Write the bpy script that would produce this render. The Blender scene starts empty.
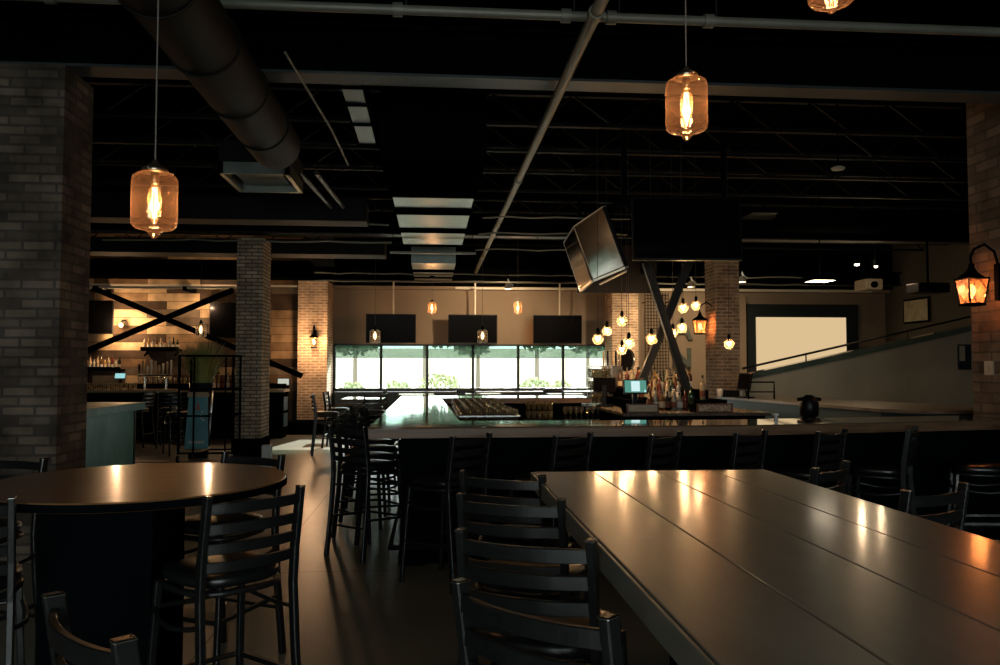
import bpy, math, random
from mathutils import Vector, Matrix
random.seed(7)
PI = math.pi
R = math.radians
sc = bpy.context.scene
col = sc.collection

# ---------------------------------------------------------------- camera
EYE = Vector((0, 0, 1.6))
YAW = math.atan(68 / 805.0)
PIT = math.atan(34.5 / 805.0)
cd = bpy.data.cameras.new('camera')
cam = bpy.data.objects.new('camera', cd)
col.objects.link(cam)
cam.location = EYE
cam.rotation_euler = (PI / 2 + PIT, 0, -YAW)
cd.sensor_width = 36
cd.lens = 36 * 0.805
cd.clip_end = 300
sc.camera = cam

# ---------------------------------------------------------------- world, sun, large lights, exposure
sc.view_settings.view_transform = 'Standard'
sc.view_settings.look = 'None'
sc.view_settings.gamma = 1
sc.view_settings.use_curve_mapping = False
sc.view_settings.exposure = 0.14
w = bpy.data.worlds.new('sky')
sc.world = w
w.use_nodes = True
bg = w.node_tree.nodes['Background']
bg.inputs['Color'].default_value = (0.9, 0.97, 1.0, 1)
bg.inputs['Strength'].default_value = 5.5
w.cycles.sampling_method = 'MANUAL'
w.cycles.sample_map_resolution = 256
sd = bpy.data.lights.new('sun', 'SUN')
sd.energy = 16.0
sd.angle = R(0.6)
sd.color = (1, 0.96, 0.86)
so = bpy.data.objects.new('sun', sd)
so.rotation_euler = (R(-71), 0, R(-10))
col.objects.link(so)
sc.cycles.max_bounces = 8
sc.cycles.diffuse_bounces = 4
sc.cycles.glossy_bounces = 4
sc.cycles.transparent_max_bounces = 16
sc.cycles.sample_clamp_indirect = 1.5
sc.cycles.caustics_reflective = False
sc.cycles.caustics_refractive = False
sc.cycles.use_adaptive_sampling = False
sc.cycles.light_sampling_threshold = 0.0
sc.cycles.use_light_tree = True
sc.cycles.use_denoising = True
sc.cycles.denoiser = 'OPENIMAGEDENOISE'
sc.cycles.denoising_input_passes = 'RGB_ALBEDO_NORMAL'
sc.cycles.denoising_prefilter = 'ACCURATE'


def area(name, loc, rot, sx, sy, e, c):
    l = bpy.data.lights.new(name, 'AREA')
    l.shape = 'RECTANGLE'
    l.size = sx
    l.size_y = sy
    l.energy = e
    l.color = c
    o = bpy.data.objects.new(name, l)
    o.location = loc
    o.rotation_euler = rot
    col.objects.link(o)
    return o


def point(name, loc, e, c, r=0.03, parent=None):
    l = bpy.data.lights.new(name, 'POINT')
    l.energy = e
    l.color = c
    l.shadow_soft_size = r
    o = bpy.data.objects.new(name, l)
    o.location = loc
    col.objects.link(o)
    if parent:
        o.parent = parent
    return o


WARM = (1.0, 0.60, 0.31)
# window openings guide daylight in; the unseen back one is added for fill
for nm, lc, rt_, sx_, sy_ in (('fill_daylight', (0.0, -4.98, 1.95), R(90), 7.0, 2.5), ('daylight_far', (1.07, 21.19, 1.56), R(-90), 7.25, 1.13)):
    o = area(nm, lc, (rt_, 0, 0), sx_, sy_, 1, (1, 1, 1))
    o.data.cycles.is_portal = True


# ---------------------------------------------------------------- helpers
def W(px, py, Y):
    """world point at depth Y that stands at pixel (px, py) of the photograph"""
    fw = Vector((math.sin(YAW) * math.cos(PIT), math.cos(YAW) * math.cos(PIT), math.sin(PIT)))
    r = Vector((math.cos(YAW), -math.sin(YAW), 0))
    u = r.cross(fw)
    d = fw + r * ((px - 500) / 805) + u * ((332.5 - py) / 805)
    return EYE + d * (Y / d.y)


class MB:
    def __init__(s):
        s.v = []
        s.f = []
        s.sm = []

    def add(s, vs, fs, smooth=False):
        b = len(s.v)
        s.v += [tuple(v) for v in vs]
        for f in fs:
            s.f.append([b + i for i in f])
            s.sm.append(smooth)
        return s

    def box(s, x0, x1, y0, y1, z0, z1):
        vs = [(x, y, z) for x in (x0, x1) for y in (y0, y1) for z in (z0, z1)]
        return s.add(vs, [(0, 1, 3, 2), (4, 6, 7, 5), (0, 4, 5, 1), (2, 3, 7, 6), (0, 2, 6, 4), (1, 5, 7, 3)])

    def cbox(s, c, sx, sy, sz):
        return s.box(c[0] - sx / 2, c[0] + sx / 2, c[1] - sy / 2, c[1] + sy / 2, c[2] - sz / 2, c[2] + sz / 2)

    def bar(s, p0, p1, w, h, up=(0, 0, 1)):
        p0 = Vector(p0); p1 = Vector(p1)
        d = (p1 - p0).normalized()
        up = Vector(up)
        if abs(d.dot(up)) > 0.98:
            up = Vector((0, 1, 0))
        a = d.cross(up).normalized() * (w / 2)
        b = a.cross(d).normalized() * (h / 2)
        vs = [p + i * a + j * b for p in (p0, p1) for i, j in ((-1, -1), (1, -1), (1, 1), (-1, 1))]
        return s.add(vs, [(0, 1, 2, 3), (7, 6, 5, 4), (0, 4, 5, 1), (1, 5, 6, 2), (2, 6, 7, 3), (3, 7, 4, 0)])

    def tube(s, pts, r, n=8, closed=False, rs=None):
        pts = [Vector(p) for p in pts]
        m = len(pts)
        rings = []
        prev = None
        for i, p in enumerate(pts):
            if closed:
                t = pts[(i + 1) % m] - pts[i - 1]
            else:
                t = pts[min(i + 1, m - 1)] - pts[max(i - 1, 0)]
            t.normalize()
            if prev is None:
                a = t.cross(Vector((0, 0, 1)))
                if a.length < 0.05:
                    a = t.cross(Vector((0, 1, 0)))
            else:
                a = prev - t * prev.dot(t)
            a.normalize()
            prev = a
            b = t.cross(a)
            rr = rs[i] if rs else r
            rings.append([p + (a * math.cos(2 * PI * k / n) + b * math.sin(2 * PI * k / n)) * rr for k in range(n)])
        vs = [v for ring in rings for v in ring]
        fs = []
        for i in range(m if closed else m - 1):
            j = (i + 1) % m
            for k in range(n):
                l = (k + 1) % n
                fs.append((i * n + k, i * n + l, j * n + l, j * n + k))
        s.add(vs, fs, True)
        if not closed:
            s.add(rings[0], [tuple(range(n))[::-1]])
            s.add(rings[-1], [tuple(range(n))])
        return s

    def cyl(s, p0, p1, r0, r1=None, n=20):
        return s.tube([p0, p1], r0, n, rs=[r0, r0 if r1 is None else r1])

    def lathe(s, prof, n=24, c=(0, 0, 0), cap=True):
        vs = []
        for r, z in prof:
            for k in range(n):
                a = 2 * PI * k / n
                vs.append((c[0] + r * math.cos(a), c[1] + r * math.sin(a), c[2] + z))
        fs = []
        for i in range(len(prof) - 1):
            for k in range(n):
                l = (k + 1) % n
                fs.append((i * n + k, i * n + l, (i + 1) * n + l, (i + 1) * n + k))
        s.add(vs, fs, True)
        if cap:
            for i, rev in ((0, True), (len(prof) - 1, False)):
                if prof[i][0] > 1e-4:
                    ring = vs[i * n:(i + 1) * n]
                    s.add(ring, [tuple(range(n))[::-1] if rev else tuple(range(n))])
        return s

    def prism(s, poly, z0, z1, smooth=False):
        n = len(poly)
        vs = [(x, y, z0) for x, y in poly] + [(x, y, z1) for x, y in poly]
        s.add(vs, [tuple(range(n))[::-1], tuple(range(n, 2 * n))])
        s.add(vs, [(i, (i + 1) % n, n + (i + 1) % n, n + i) for i in range(n)], smooth)
        return s

    def slab(s, quad, t):
        """quad of 4 points given a thickness along its normal"""
        q = [Vector(p) for p in quad]
        n = (q[1] - q[0]).cross(q[3] - q[0]).normalized() * t
        vs = q + [p + n for p in q]
        return s.add(vs, [(3, 2, 1, 0), (4, 5, 6, 7), (0, 1, 5, 4), (1, 2, 6, 5), (2, 3, 7, 6), (3, 0, 4, 7)])

    def build(s, name, mat, parent=None, bevel=0, seg=2, loc=None, rz=0):
        me = bpy.data.meshes.new(name)
        me.from_pydata(s.v, [], s.f)
        me.polygons.foreach_set('use_smooth', s.sm)
        me.validate()
        me.update()
        me.materials.append(mat)
        o = bpy.data.objects.new(name, me)
        col.objects.link(o)
        if parent:
            o.parent = parent
        if loc is not None:
            o.location = loc
            o.rotation_euler.z = rz
        if bevel:
            b = o.modifiers.new('bevel', 'BEVEL')
            b.width = bevel
            b.segments = seg
            b.limit_method = 'ANGLE'
        return o


def tag(o, label=None, cat=None, group=None, kind=None):
    if label: o['label'] = label
    if cat: o['category'] = cat
    if group: o['group'] = group
    if kind: o['kind'] = kind
    return o


def empty(name, loc=(0, 0, 0), rz=0, label=None, cat=None, group=None, kind=None):
    o = bpy.data.objects.new(name, None)
    o.location = loc
    o.rotation_euler.z = rz
    col.objects.link(o)
    return tag(o, label, cat, group, kind)


KIDS = {}


def copy_tree(o, parent=None):
    c = o.copy()
    col.objects.link(c)
    if parent:
        c.parent = parent
    if o.name not in KIDS:
        KIDS[o.name] = list(o.children)
    for ch in KIDS[o.name]:
        copy_tree(ch, c)
    return c


# ---------------------------------------------------------------- materials
def principled(name, c, rough=0.5, metal=0.0, spec=0.5, coat=0.0, coat_r=0.1):
    m = bpy.data.materials.new(name)
    m.use_nodes = True
    p = m.node_tree.nodes['Principled BSDF']
    p.inputs['Base Color'].default_value = (*c, 1)
    p.inputs['Roughness'].default_value = rough
    p.inputs['Metallic'].default_value = metal
    p.inputs['Specular IOR Level'].default_value = spec
    p.inputs['Coat Weight'].default_value = coat
    p.inputs['Coat Roughness'].default_value = coat_r
    return m


def noisy(name, c1, c2, scale=(8, 8, 8), rough=(0.4, 0.6), metal=0.0, spec=0.5, bump=0.0, coords='Object', detail=6, coat=0, coat_r=0.1):
    m = principled(name, c1, 0.5, metal, spec, coat, coat_r)
    nt = m.node_tree
    N = nt.nodes.new
    L = nt.links.new
    p = nt.nodes['Principled BSDF']
    tc = N('ShaderNodeTexCoord')
    mp = N('ShaderNodeMapping')
    mp.inputs['Scale'].default_value = scale
    L(tc.outputs[coords], mp.inputs[0])
    n = N('ShaderNodeTexNoise')
    n.inputs['Scale'].default_value = 1
    n.inputs['Detail'].default_value = detail
    n.inputs['Roughness'].default_value = 0.6
    L(mp.outputs[0], n.inputs['Vector'])
    cr = N('ShaderNodeValToRGB')
    cr.color_ramp.elements[0].position = 0.32
    cr.color_ramp.elements[1].position = 0.68
    cr.color_ramp.elements[0].color = (*c1, 1)
    cr.color_ramp.elements[1].color = (*c2, 1)
    L(n.outputs['Fac'], cr.inputs[0])
    L(cr.outputs[0], p.inputs['Base Color'])
    mr = N('ShaderNodeMapRange')
    mr.inputs['To Min'].default_value = rough[0]
    mr.inputs['To Max'].default_value = rough[1]
    L(n.outputs['Fac'], mr.inputs['Value'])
    L(mr.outputs[0], p.inputs['Roughness'])
    if bump:
        b = N('ShaderNodeBump')
        b.inputs['Strength'].default_value = bump
        b.inputs['Distance'].default_value = 0.01
        L(n.outputs['Fac'], b.inputs['Height'])
        L(b.outputs[0], p.inputs['Normal'])
        if coat:
            L(b.outputs[0], p.inputs['Coat Normal'])
    return m


def brickmat(name, c1, c2, mortar, bw=0.24, rh=0.08, ms=0.012, rough=0.9, bump=0.6, noise=0.5, bias=0.0, ns=4.0):
    """brick courses mapped on axis aligned walls: x + y runs along, z runs up"""
    m = principled(name, c1, rough, spec=0.2)
    nt = m.node_tree
    N = nt.nodes.new
    L = nt.links.new
    p = nt.nodes['Principled BSDF']
    tc = N('ShaderNodeTexCoord')
    sp = N('ShaderNodeSeparateXYZ')
    L(tc.outputs['Object'], sp.inputs[0])
    ad = N('ShaderNodeMath'); ad.operation = 'ADD'
    L(sp.outputs[0], ad.inputs[0]); L(sp.outputs[1], ad.inputs[1])
    cb = N('ShaderNodeCombineXYZ')
    L(ad.outputs[0], cb.inputs[0]); L(sp.outputs[2], cb.inputs[1])
    br = N('ShaderNodeTexBrick')
    br.inputs['Color1'].default_value = (*c1, 1)
    br.inputs['Color2'].default_value = (*c2, 1)
    br.inputs['Mortar'].default_value = (*mortar, 1)
    br.inputs['Scale'].default_value = 1
    br.inputs['Brick Width'].default_value = bw
    br.inputs['Row Height'].default_value = rh
    br.inputs['Mortar Size'].default_value = ms
    br.inputs['Mortar Smooth'].default_value = 0.2
    br.inputs['Bias'].default_value = bias
    L(cb.outputs[0], br.inputs['Vector'])
    n = N('ShaderNodeTexNoise')
    n.inputs['Scale'].default_value = ns
    n.inputs['Detail'].default_value = 5
    L(tc.outputs['Object'], n.inputs['Vector'])
    mr = N('ShaderNodeMapRange')
    mr.inputs['From Min'].default_value = 0.3
    mr.inputs['From Max'].default_value = 0.7
    mr.inputs['To Min'].default_value = 1 - noise
    mr.inputs['To Max'].default_value = 1 + noise * 0.6
    L(n.outputs['Fac'], mr.inputs['Value'])
    mx = N('ShaderNodeVectorMath'); mx.operation = 'SCALE'
    L(br.outputs['Color'], mx.inputs[0]); L(mr.outputs[0], mx.inputs['Scale'])
    L(mx.outputs[0], p.inputs['Base Color'])
    b = N('ShaderNodeBump')
    b.inputs['Strength'].default_value = bump
    b.inputs['Distance'].default_value = 0.012
    b.invert = True
    L(br.outputs['Fac'], b.inputs['Height'])
    L(b.outputs[0], p.inputs['Normal'])
    return m


def emis(name, c, s):
    m = bpy.data.materials.new(name)
    m.use_nodes = True
    nt = m.node_tree
    nt.nodes.remove(nt.nodes['Principled BSDF'])
    e = nt.nodes.new('ShaderNodeEmission')
    e.inputs[0].default_value = (*c, 1)
    e.inputs[1].default_value = s
    nt.links.new(e.outputs[0], nt.nodes['Material Output'].inputs[0])
    return m


def thin_glass(name, tint=(1, 1, 1), refl=0.12, rough=0.03, body=None, bodyfac=0.0):
    m = bpy.data.materials.new(name)
    m.use_nodes = True
    nt = m.node_tree
    nt.nodes.remove(nt.nodes['Principled BSDF'])
    N = nt.nodes.new
    L = nt.links.new
    t = N('ShaderNodeBsdfTransparent')
    t.inputs[0].default_value = (*tint, 1)
    g = N('ShaderNodeBsdfGlossy')
    g.inputs['Roughness'].default_value = rough
    lw = N('ShaderNodeLayerWeight')
    lw.inputs[0].default_value = 0.35
    ma = N('ShaderNodeMath'); ma.operation = 'MULTIPLY_ADD'
    ma.inputs[1].default_value = 0.7
    ma.inputs[2].default_value = refl * 0.4
    L(lw.outputs['Facing'], ma.inputs[0])
    pw = N('ShaderNodeMath'); pw.operation = 'POWER'
    pw.inputs[1].default_value = 1.8
    L(ma.outputs[0], pw.inputs[0])
    mx = N('ShaderNodeMixShader')
    L(pw.outputs[0], mx.inputs[0]); L(t.outputs[0], mx.inputs[1]); L(g.outputs[0], mx.inputs[2])
    out = mx
    if body:
        d = N('ShaderNodeBsdfTranslucent'); d.inputs[0].default_value = (*body, 1)
        d2 = N('ShaderNodeBsdfDiffuse'); d2.inputs[0].default_value = (*body, 1)
        a2 = N('ShaderNodeMixShader'); L(d.outputs[0], a2.inputs[1]); L(d2.outputs[0], a2.inputs[2])
        m2 = N('ShaderNodeMixShader')
        bf = N('ShaderNodeMath'); bf.operation = 'MULTIPLY_ADD'; bf.use_clamp = True
        bf.inputs[1].default_value = bodyfac * 2.6; bf.inputs[2].default_value = bodyfac * 0.6
        fc = N('ShaderNodeMath'); fc.operation = 'POWER'; fc.inputs[1].default_value = 2.5
        L(lw.outputs['Facing'], fc.inputs[0]); L(fc.outputs[0], bf.inputs[0]); L(bf.outputs[0], m2.inputs[0])
        L(mx.outputs[0], m2.inputs[1]); L(a2.outputs[0], m2.inputs[2])
        out = m2
    L(out.outputs[0], nt.nodes['Material Output'].inputs[0])
    return m


M = {}
M['metal'] = noisy('black_chair_metal', (0.006, 0.0068, 0.0070), (0.010, 0.011, 0.0112), (30, 30, 30), (0.29, 0.42), 0.0, 0.5)
M['vinyl'] = principled('black_vinyl', (0.006, 0.0065, 0.007), 0.32, spec=0.7)
M['black'] = noisy('black_paint', (0.002, 0.0028, 0.0035), (0.004, 0.005, 0.006), (3, 3, 3), (0.6, 0.8), spec=0.0)
M['ceil'] = noisy('black_ceiling_paint', (0.0012, 0.0015, 0.0017), (0.0025, 0.003, 0.0033), (2, 2, 2), (0.7, 0.85), spec=0.0)
M['steel'] = noisy('dark_steel', (0.007, 0.0075, 0.0075), (0.013, 0.0135, 0.013), (4, 4, 4), (0.4, 0.6), 0.0, 0.4)
M['beamgrey'] = noisy('lit_beam_grey', (0.022, 0.030, 0.034), (0.034, 0.044, 0.05), (2, 2, 2), (0.45, 0.65), 0.2, 0.5)  # flange paler than the web, imitating the light it catches
M['joist'] = principled('joist_black', (0.0032, 0.0038, 0.0036), 0.7, spec=0.2)
M['pipe'] = noisy('pipe_grey', (0.13, 0.132, 0.11), (0.18, 0.182, 0.15), (3, 3, 3), (0.4, 0.55), 0.2, 0.5)
M['galv'] = noisy('galvanised_sheet', (0.16, 0.185, 0.17), (0.21, 0.235, 0.215), (2.5, 2.5, 2.5), (0.30, 0.40), 1.0, 0.5)
M['duct'] = noisy('black_duct', (0.003, 0.0034, 0.0032), (0.006, 0.0068, 0.0064), (5, 5, 5), (0.6, 0.75), 0.0, 0.15)
M['brick_near'] = brickmat('brown_grey_brick', (0.19, 0.145, 0.112), (0.075, 0.058, 0.047), (0.075, 0.063, 0.053), bw=0.26, noise=0.7, ns=2.6)
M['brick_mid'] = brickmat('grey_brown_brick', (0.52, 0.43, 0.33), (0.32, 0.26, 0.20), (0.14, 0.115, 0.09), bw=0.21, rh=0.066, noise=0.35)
M['brick_right'] = brickmat('large_brown_brick', (0.24, 0.17, 0.125), (0.12, 0.085, 0.065), (0.11, 0.09, 0.07), bw=0.36, rh=0.11, noise=0.5, ns=2.6)
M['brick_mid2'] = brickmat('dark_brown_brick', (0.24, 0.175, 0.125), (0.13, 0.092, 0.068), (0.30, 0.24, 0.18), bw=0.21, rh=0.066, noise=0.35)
M['brick_far'] = brickmat('warm_tan_brick', (0.62, 0.40, 0.26), (0.40, 0.24, 0.15), (0.74, 0.58, 0.42), bw=0.21, rh=0.068, ms=0.016, noise=0.3)
M['wall'] = noisy('taupe_wall_paint', (0.26, 0.20, 0.145), (0.29, 0.225, 0.165), (1, 1, 1), (0.7, 0.8), spec=0.1)
M['wall_dark'] = noisy('charcoal_wall_paint', (0.07, 0.065, 0.055), (0.09, 0.083, 0.07), (1, 1, 1), (0.6, 0.8), spec=0.3)
M['plaster'] = noisy('grey_plaster', (0.34, 0.33, 0.27), (0.44, 0.42, 0.35), (1.3, 1.3, 0.5), (0.35, 0.55), spec=0.3)
M['barwood'] = noisy('brown_bar_edge_wood', (0.12, 0.064, 0.036), (0.21, 0.12, 0.068), (1.2, 14, 30), (0.35, 0.5), spec=0.4, bump=0.15)
M['bartop'] = noisy('lacquered_bar_top', (0.10, 0.062, 0.036), (0.16, 0.10, 0.06), (1.0, 9, 9), (0.04, 0.07), spec=0.6, coat=1.0, coat_r=0.035)
M['bartop'].node_tree.nodes['Principled BSDF'].inputs['Coat IOR'].default_value = 1.9
M['roundwood'] = noisy('brown_round_table_wood', (0.11, 0.055, 0.022), (0.20, 0.105, 0.045), (1.5, 14, 8), (0.285, 0.30), spec=0.6, coat=0.45, coat_r=0.11)
M['chalk_teal'] = noisy('worn_teal_paint', (0.08, 0.30, 0.39), (0.20, 0.50, 0.60), (2.2, 2.2, 1.2), (0.4, 0.6), spec=0.4)
M['teal_dark'] = principled('dark_teal_paint', (0.02, 0.045, 0.05), 0.5)
M['screen_off'] = principled('black_screen_glass', (0.003, 0.003, 0.0035), 0.2, spec=0.02)
M['bezel'] = principled('black_plastic', (0.005, 0.005, 0.006), 0.4, spec=0.25)
M['tv_edge'] = principled('silver_bezel', (0.45, 0.47, 0.46), 0.3, 0.8)
M['white'] = principled('white_plastic', (0.7, 0.7, 0.66), 0.4)
M['cream'] = principled('cream_plastic', (0.42, 0.36, 0.28), 0.5)
M['chrome'] = principled('brushed_chrome', (0.7, 0.7, 0.68), 0.2, 1.0)
M['brass'] = noisy('aged_brass', (0.45, 0.36, 0.26), (0.6, 0.5, 0.38), (20, 20, 20), (0.25, 0.4), 1.0)
M['cord'] = principled('grey_cord', (0.16, 0.14, 0.125), 0.5)
M['blackcord'] = principled('black_cord', (0.02, 0.02, 0.02), 0.5)
M['frame'] = principled('dark_window_frame', (0.012, 0.018, 0.02), 0.4)
M['trimlight'] = principled('pale_trim', (0.66, 0.62, 0.52), 0.4)
M['amber'] = thin_glass('amber_glass', (0.97, 0.76, 0.58), 0.34, 0.05, body=(1.0, 0.60, 0.38), bodyfac=0.06)
M['clear'] = thin_glass('clear_glass', (0.96, 0.90, 0.80), 0.5, 0.06, body=(1.0, 0.75, 0.45), bodyfac=0.10)
M['pane'] = thin_glass('window_glass', (0.97, 1.0, 0.97), 0.02, 0.01)
M['frost'] = thin_glass('warm_frosted_glass', (0.9, 0.62, 0.4), 0.1, 0.1, body=(0.95, 0.42, 0.2), bodyfac=0.34)
M['shade_cloth'] = thin_glass('grey_screen_cloth', (0.42, 0.50, 0.46), 0.0, 0.6, body=(0.3, 0.32, 0.3), bodyfac=0.12)
M['filament'] = emis('glowing_filament', (1.0, 0.62, 0.30), 9)
M['bulbglow'] = emis('glowing_bulb', (1.0, 0.66, 0.36), 4.5)
M['lanternglow'] = emis('lantern_bulb', (1.0, 0.55, 0.24), 6)
M['spotglow'] = emis('spot_lens', (1.0, 0.85, 0.6), 6)
M['projection'] = emis('lit_projection_screen', (0.80, 0.58, 0.32), 0.82)  # emission stands in for the light projected on the screen
M['pos_on'] = emis('lit_touch_screen', (0.10, 0.30, 0.24), 0.9)
M['pos_page'] = emis('lit_page', (0.62, 0.85, 0.85), 0.95)
M['leaf'] = noisy('green_leaves', (0.26, 0.30, 0.09), (0.45, 0.46, 0.16), (9, 9, 9), (0.5, 0.7))
M['shrub'] = noisy('dry_green_shrub', (0.22, 0.27, 0.13), (0.32, 0.37, 0.20), (5, 5, 5), (0.7, 0.9))
M['treeleaf'] = noisy('tree_green', (0.04, 0.10, 0.05), (0.09, 0.18, 0.09), (3, 3, 3), (0.7, 0.9))
M['bark'] = principled('bark', (0.14, 0.12, 0.09), 0.9)
M['gravel'] = noisy('pale_gravel', (0.42, 0.42, 0.33), (0.62, 0.54, 0.48), (0.35, 0.35, 0.35), (0.9, 1.0), detail=10)
M['bluepot'] = principled('blue_glazed_pot', (0.008, 0.018, 0.035), 0.3)
M['palewood'] = noisy('pale_wood', (0.42, 0.30, 0.16), (0.52, 0.38, 0.22), (2, 20, 20), (0.5, 0.6))
M['tabletrim'] = principled('warm_threshold', (0.34, 0.25, 0.18), 0.5)


def planked_table():
    m = noisy('grey_brown_plank_wood', (0.20, 0.198, 0.17), (0.30, 0.295, 0.25), (5, 1.6, 5), (0.285, 0.30), spec=0.6, detail=6, coat=0.5, coat_r=0.115)
    return m


M['plank'] = planked_table()


def floormat():
    m = noisy('polished_concrete', (0.19, 0.185, 0.145), (0.26, 0.25, 0.195), (1.1, 1.1, 1.1), (0.29, 0.33), spec=0.5, detail=4, coat=0.14, coat_r=0.26)
    nt = m.node_tree
    N = nt.nodes.new
    L = nt.links.new
    p = nt.nodes['Principled BSDF']
    src = p.inputs['Base Color'].links[0].from_socket
    tc = N('ShaderNodeTexCoord')
    mp = N('ShaderNodeMapping')
    mp.inputs['Location'].default_value = (1.3, -6.47, 0)
    L(tc.outputs['Object'], mp.inputs[0])
    br = N('ShaderNodeTexBrick')
    br.offset = 0
    for k in ('Color1', 'Color2'):
        br.inputs[k].default_value = (1, 1, 1, 1)
    br.inputs['Mortar'].default_value = (0.35, 0.33, 0.3, 1)
    br.inputs['Scale'].default_value = 1
    br.inputs['Brick Width'].default_value = 3.6
    br.inputs['Row Height'].default_value = 3.6
    br.inputs['Mortar Size'].default_value = 0.009
    L(mp.outputs[0], br.inputs['Vector'])
    mx = N('ShaderNodeMix')
    mx.data_type = 'RGBA'
    mx.blend_type = 'MULTIPLY'
    mx.inputs['Factor'].default_value = 1
    L(src, mx.inputs['A']); L(br.outputs['Color'], mx.inputs['B'])
    L(mx.outputs['Result'], p.inputs['Base Color'])
    return m


M['floor'] = floormat()


def reclaimed():
    m = brickmat('reclaimed_wood_boards', (1, 1, 1), (0, 0, 0), (0.03, 0.03, 0.03), bw=1.25, rh=0.2, ms=0.006, rough=0.8, bump=0.3, noise=0.45, ns=3)
    nt = m.node_tree
    br = [n for n in nt.nodes if n.type == 'TEX_BRICK'][0]
    sc_ = [n for n in nt.nodes if n.type == 'VECT_MATH'][0]
    br.offset = 0.37
    cr = nt.nodes.new('ShaderNodeValToRGB')
    cr.color_ramp.interpolation = 'CONSTANT'
    el = cr.color_ramp.elements
    el[0].position = 0.0; el[0].color = (0.075, 0.05, 0.034, 1)
    el[1].position = 0.25; el[1].color = (0.20, 0.125, 0.07, 1)
    for p_, c_ in ((0.42, (0.13, 0.10, 0.075)), (0.55, (0.33, 0.215, 0.12)), (0.7, (0.19, 0.15, 0.11)), (0.82, (0.58, 0.42, 0.25))):
        e_ = el.new(p_); e_.color = (*c_, 1)
    nt.links.new(br.outputs['Color'], cr.inputs[0])
    nt.links.new(cr.outputs[0], sc_.inputs[0])
    return m


M['reclaimed'] = reclaimed()

# ================================================================ THE SETTING
def struct(name, mb, m, parent=None, bevel=0):
    return tag(mb.build(name, m, parent, bevel), kind='structure')


CZ = 5.0
XL, XR = -9.0, 12.46
YF = 21.2
struct('floor', MB().box(XL, XR + 0.2, -5, 21.4, -0.1, 0), M['floor'])
struct('ceiling', MB().box(XL - 0.2, XR + 0.2, -5.2, 21.4, CZ, CZ + 0.15), M['ceil'])
struct('wall_left', MB().box(XL - 0.2, XL, -5.2, 20.2, 0, CZ), M['wall_dark'])
struct('wall_right', MB().box(XR, XR + 0.2, -5.2, YF + 0.2, 0, CZ), M['wall_dark'])
# wall behind the camera, its wide opening added to let in fill light
b = MB()
b.box(XL, XR, -5.2, -5, 0, 0.7)
b.box(XL, XR, -5.2, -5, 3.2, CZ)
b.box(XL, -3.5, -5.2, -5, 0.7, 3.2)
b.box(3.5, XR, -5.2, -5, 0.7, 3.2)
struct('wall_back', b, M['wall_dark'])
# far wall with the long ribbon window
WX0, WX1, WZ0, WZ1 = -2.55, 4.70, 1.0, 2.18
b = MB()
b.box(-3.28, XR, YF, YF + 0.2, 0, WZ0)
b.box(-3.28, XR, YF, YF + 0.2, WZ1, CZ)
b.box(-3.28, WX0, YF, YF + 0.2, WZ0, WZ1)
b.box(WX1, XR, YF, YF + 0.2, WZ0, WZ1)
struct('wall_far', b, M['wall'])
struct('wall_bar', MB().box(XL, -3.27, 20.2, 20.4, 0, CZ), M['reclaimed'])
struct('wall_return', MB().box(-3.45, -3.28, 20.4, 21.4, 0, CZ), M['wall_dark'])
# dropped soffit along the window wall, its pale lower edge
struct('trim_1', MB().box(-2.55, XR, 20.95, YF, 3.62, 3.70), M['wall'])
b = MB().box(0.6, 11.9, 20.86, 20.94, 3.62, 3.68)
struct('trim_2', b, M['trimlight'])
b = MB().box(-8.9, -3.3, 20.0, 20.06, 3.56, 3.60)
struct('trim_3', b, M['trimlight'])
struct('trim_6', MB().box(-2.5, XR, 20.80, 20.93, 3.70, CZ), M['ceil'])
struct('trim_4', MB().box(-5.8, -3.6, 14.0, 14.3, 0.0, 0.006), M['tabletrim'])

# window
wi = empty('window_1', (0, 0, 0), kind='structure')
b = MB()
t = 0.035
b.box(WX0, WX1, YF - 0.03, YF + 0.06, WZ0 - 0.02, WZ0 + 0.05)
b.box(WX0, WX1, YF - 0.03, YF + 0.06, WZ1 - 0.03, WZ1 + 0.02)
edges = [WX0 + 0.03 + (WX1 - WX0 - 0.06) * k / 6 for k in range(7)]
for x in edges:
    b.box(x - t, x + t, YF - 0.03, YF + 0.06, WZ0, WZ1)
struct('window_frame', b, M['frame'], wi)
for k in range(6):
    struct('pane', MB().box(edges[k] + t, edges[k + 1] - t, YF + 0.0, YF + 0.008, WZ0 + 0.05, WZ1 - 0.05), M['pane'], wi)
wb = empty('fill_window', (0, 0, 0), kind='structure')  # unseen window, added and sized for fill light from behind the camera
b = MB()
for z in (0.72, 3.18):
    b.box(-3.5, 3.5, -5.1, -5.03, z - 0.03, z + 0.03)
for k in range(4):
    x = -3.47 + k * (6.94 / 3)
    b.box(x - 0.03, x + 0.03, -5.1, -5.03, 0.72, 3.18)
struct('window_frame', b, M['frame'], wb)
struct('pane', MB().box(-3.5, 3.5, -5.07, -5.06, 0.72, 3.18), M['pane'], wb)

# brick columns --------------------------------------------------
def column(mat, x0, x1, y0, y1, z0, z1, label, base=None, parts=None, group=None):
    e = empty('brick_column', ((x0 + x1) / 2, (y0 + y1) / 2, 0), label=label, cat='column', kind='structure')
    cx, cy = (x0 + x1) / 2, (y0 + y1) / 2
    MB().box(x0 - cx, x1 - cx, y0 - cy, y1 - cy, z0, z1).build('shaft', mat, e)
    if base:
        MB().box(x0 - cx - 0.02, x1 - cx + 0.02, y0 - cy - 0.02, y1 - cy + 0.02, 0, base).build('base', M['black'], e, 0.005)
    return e


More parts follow.
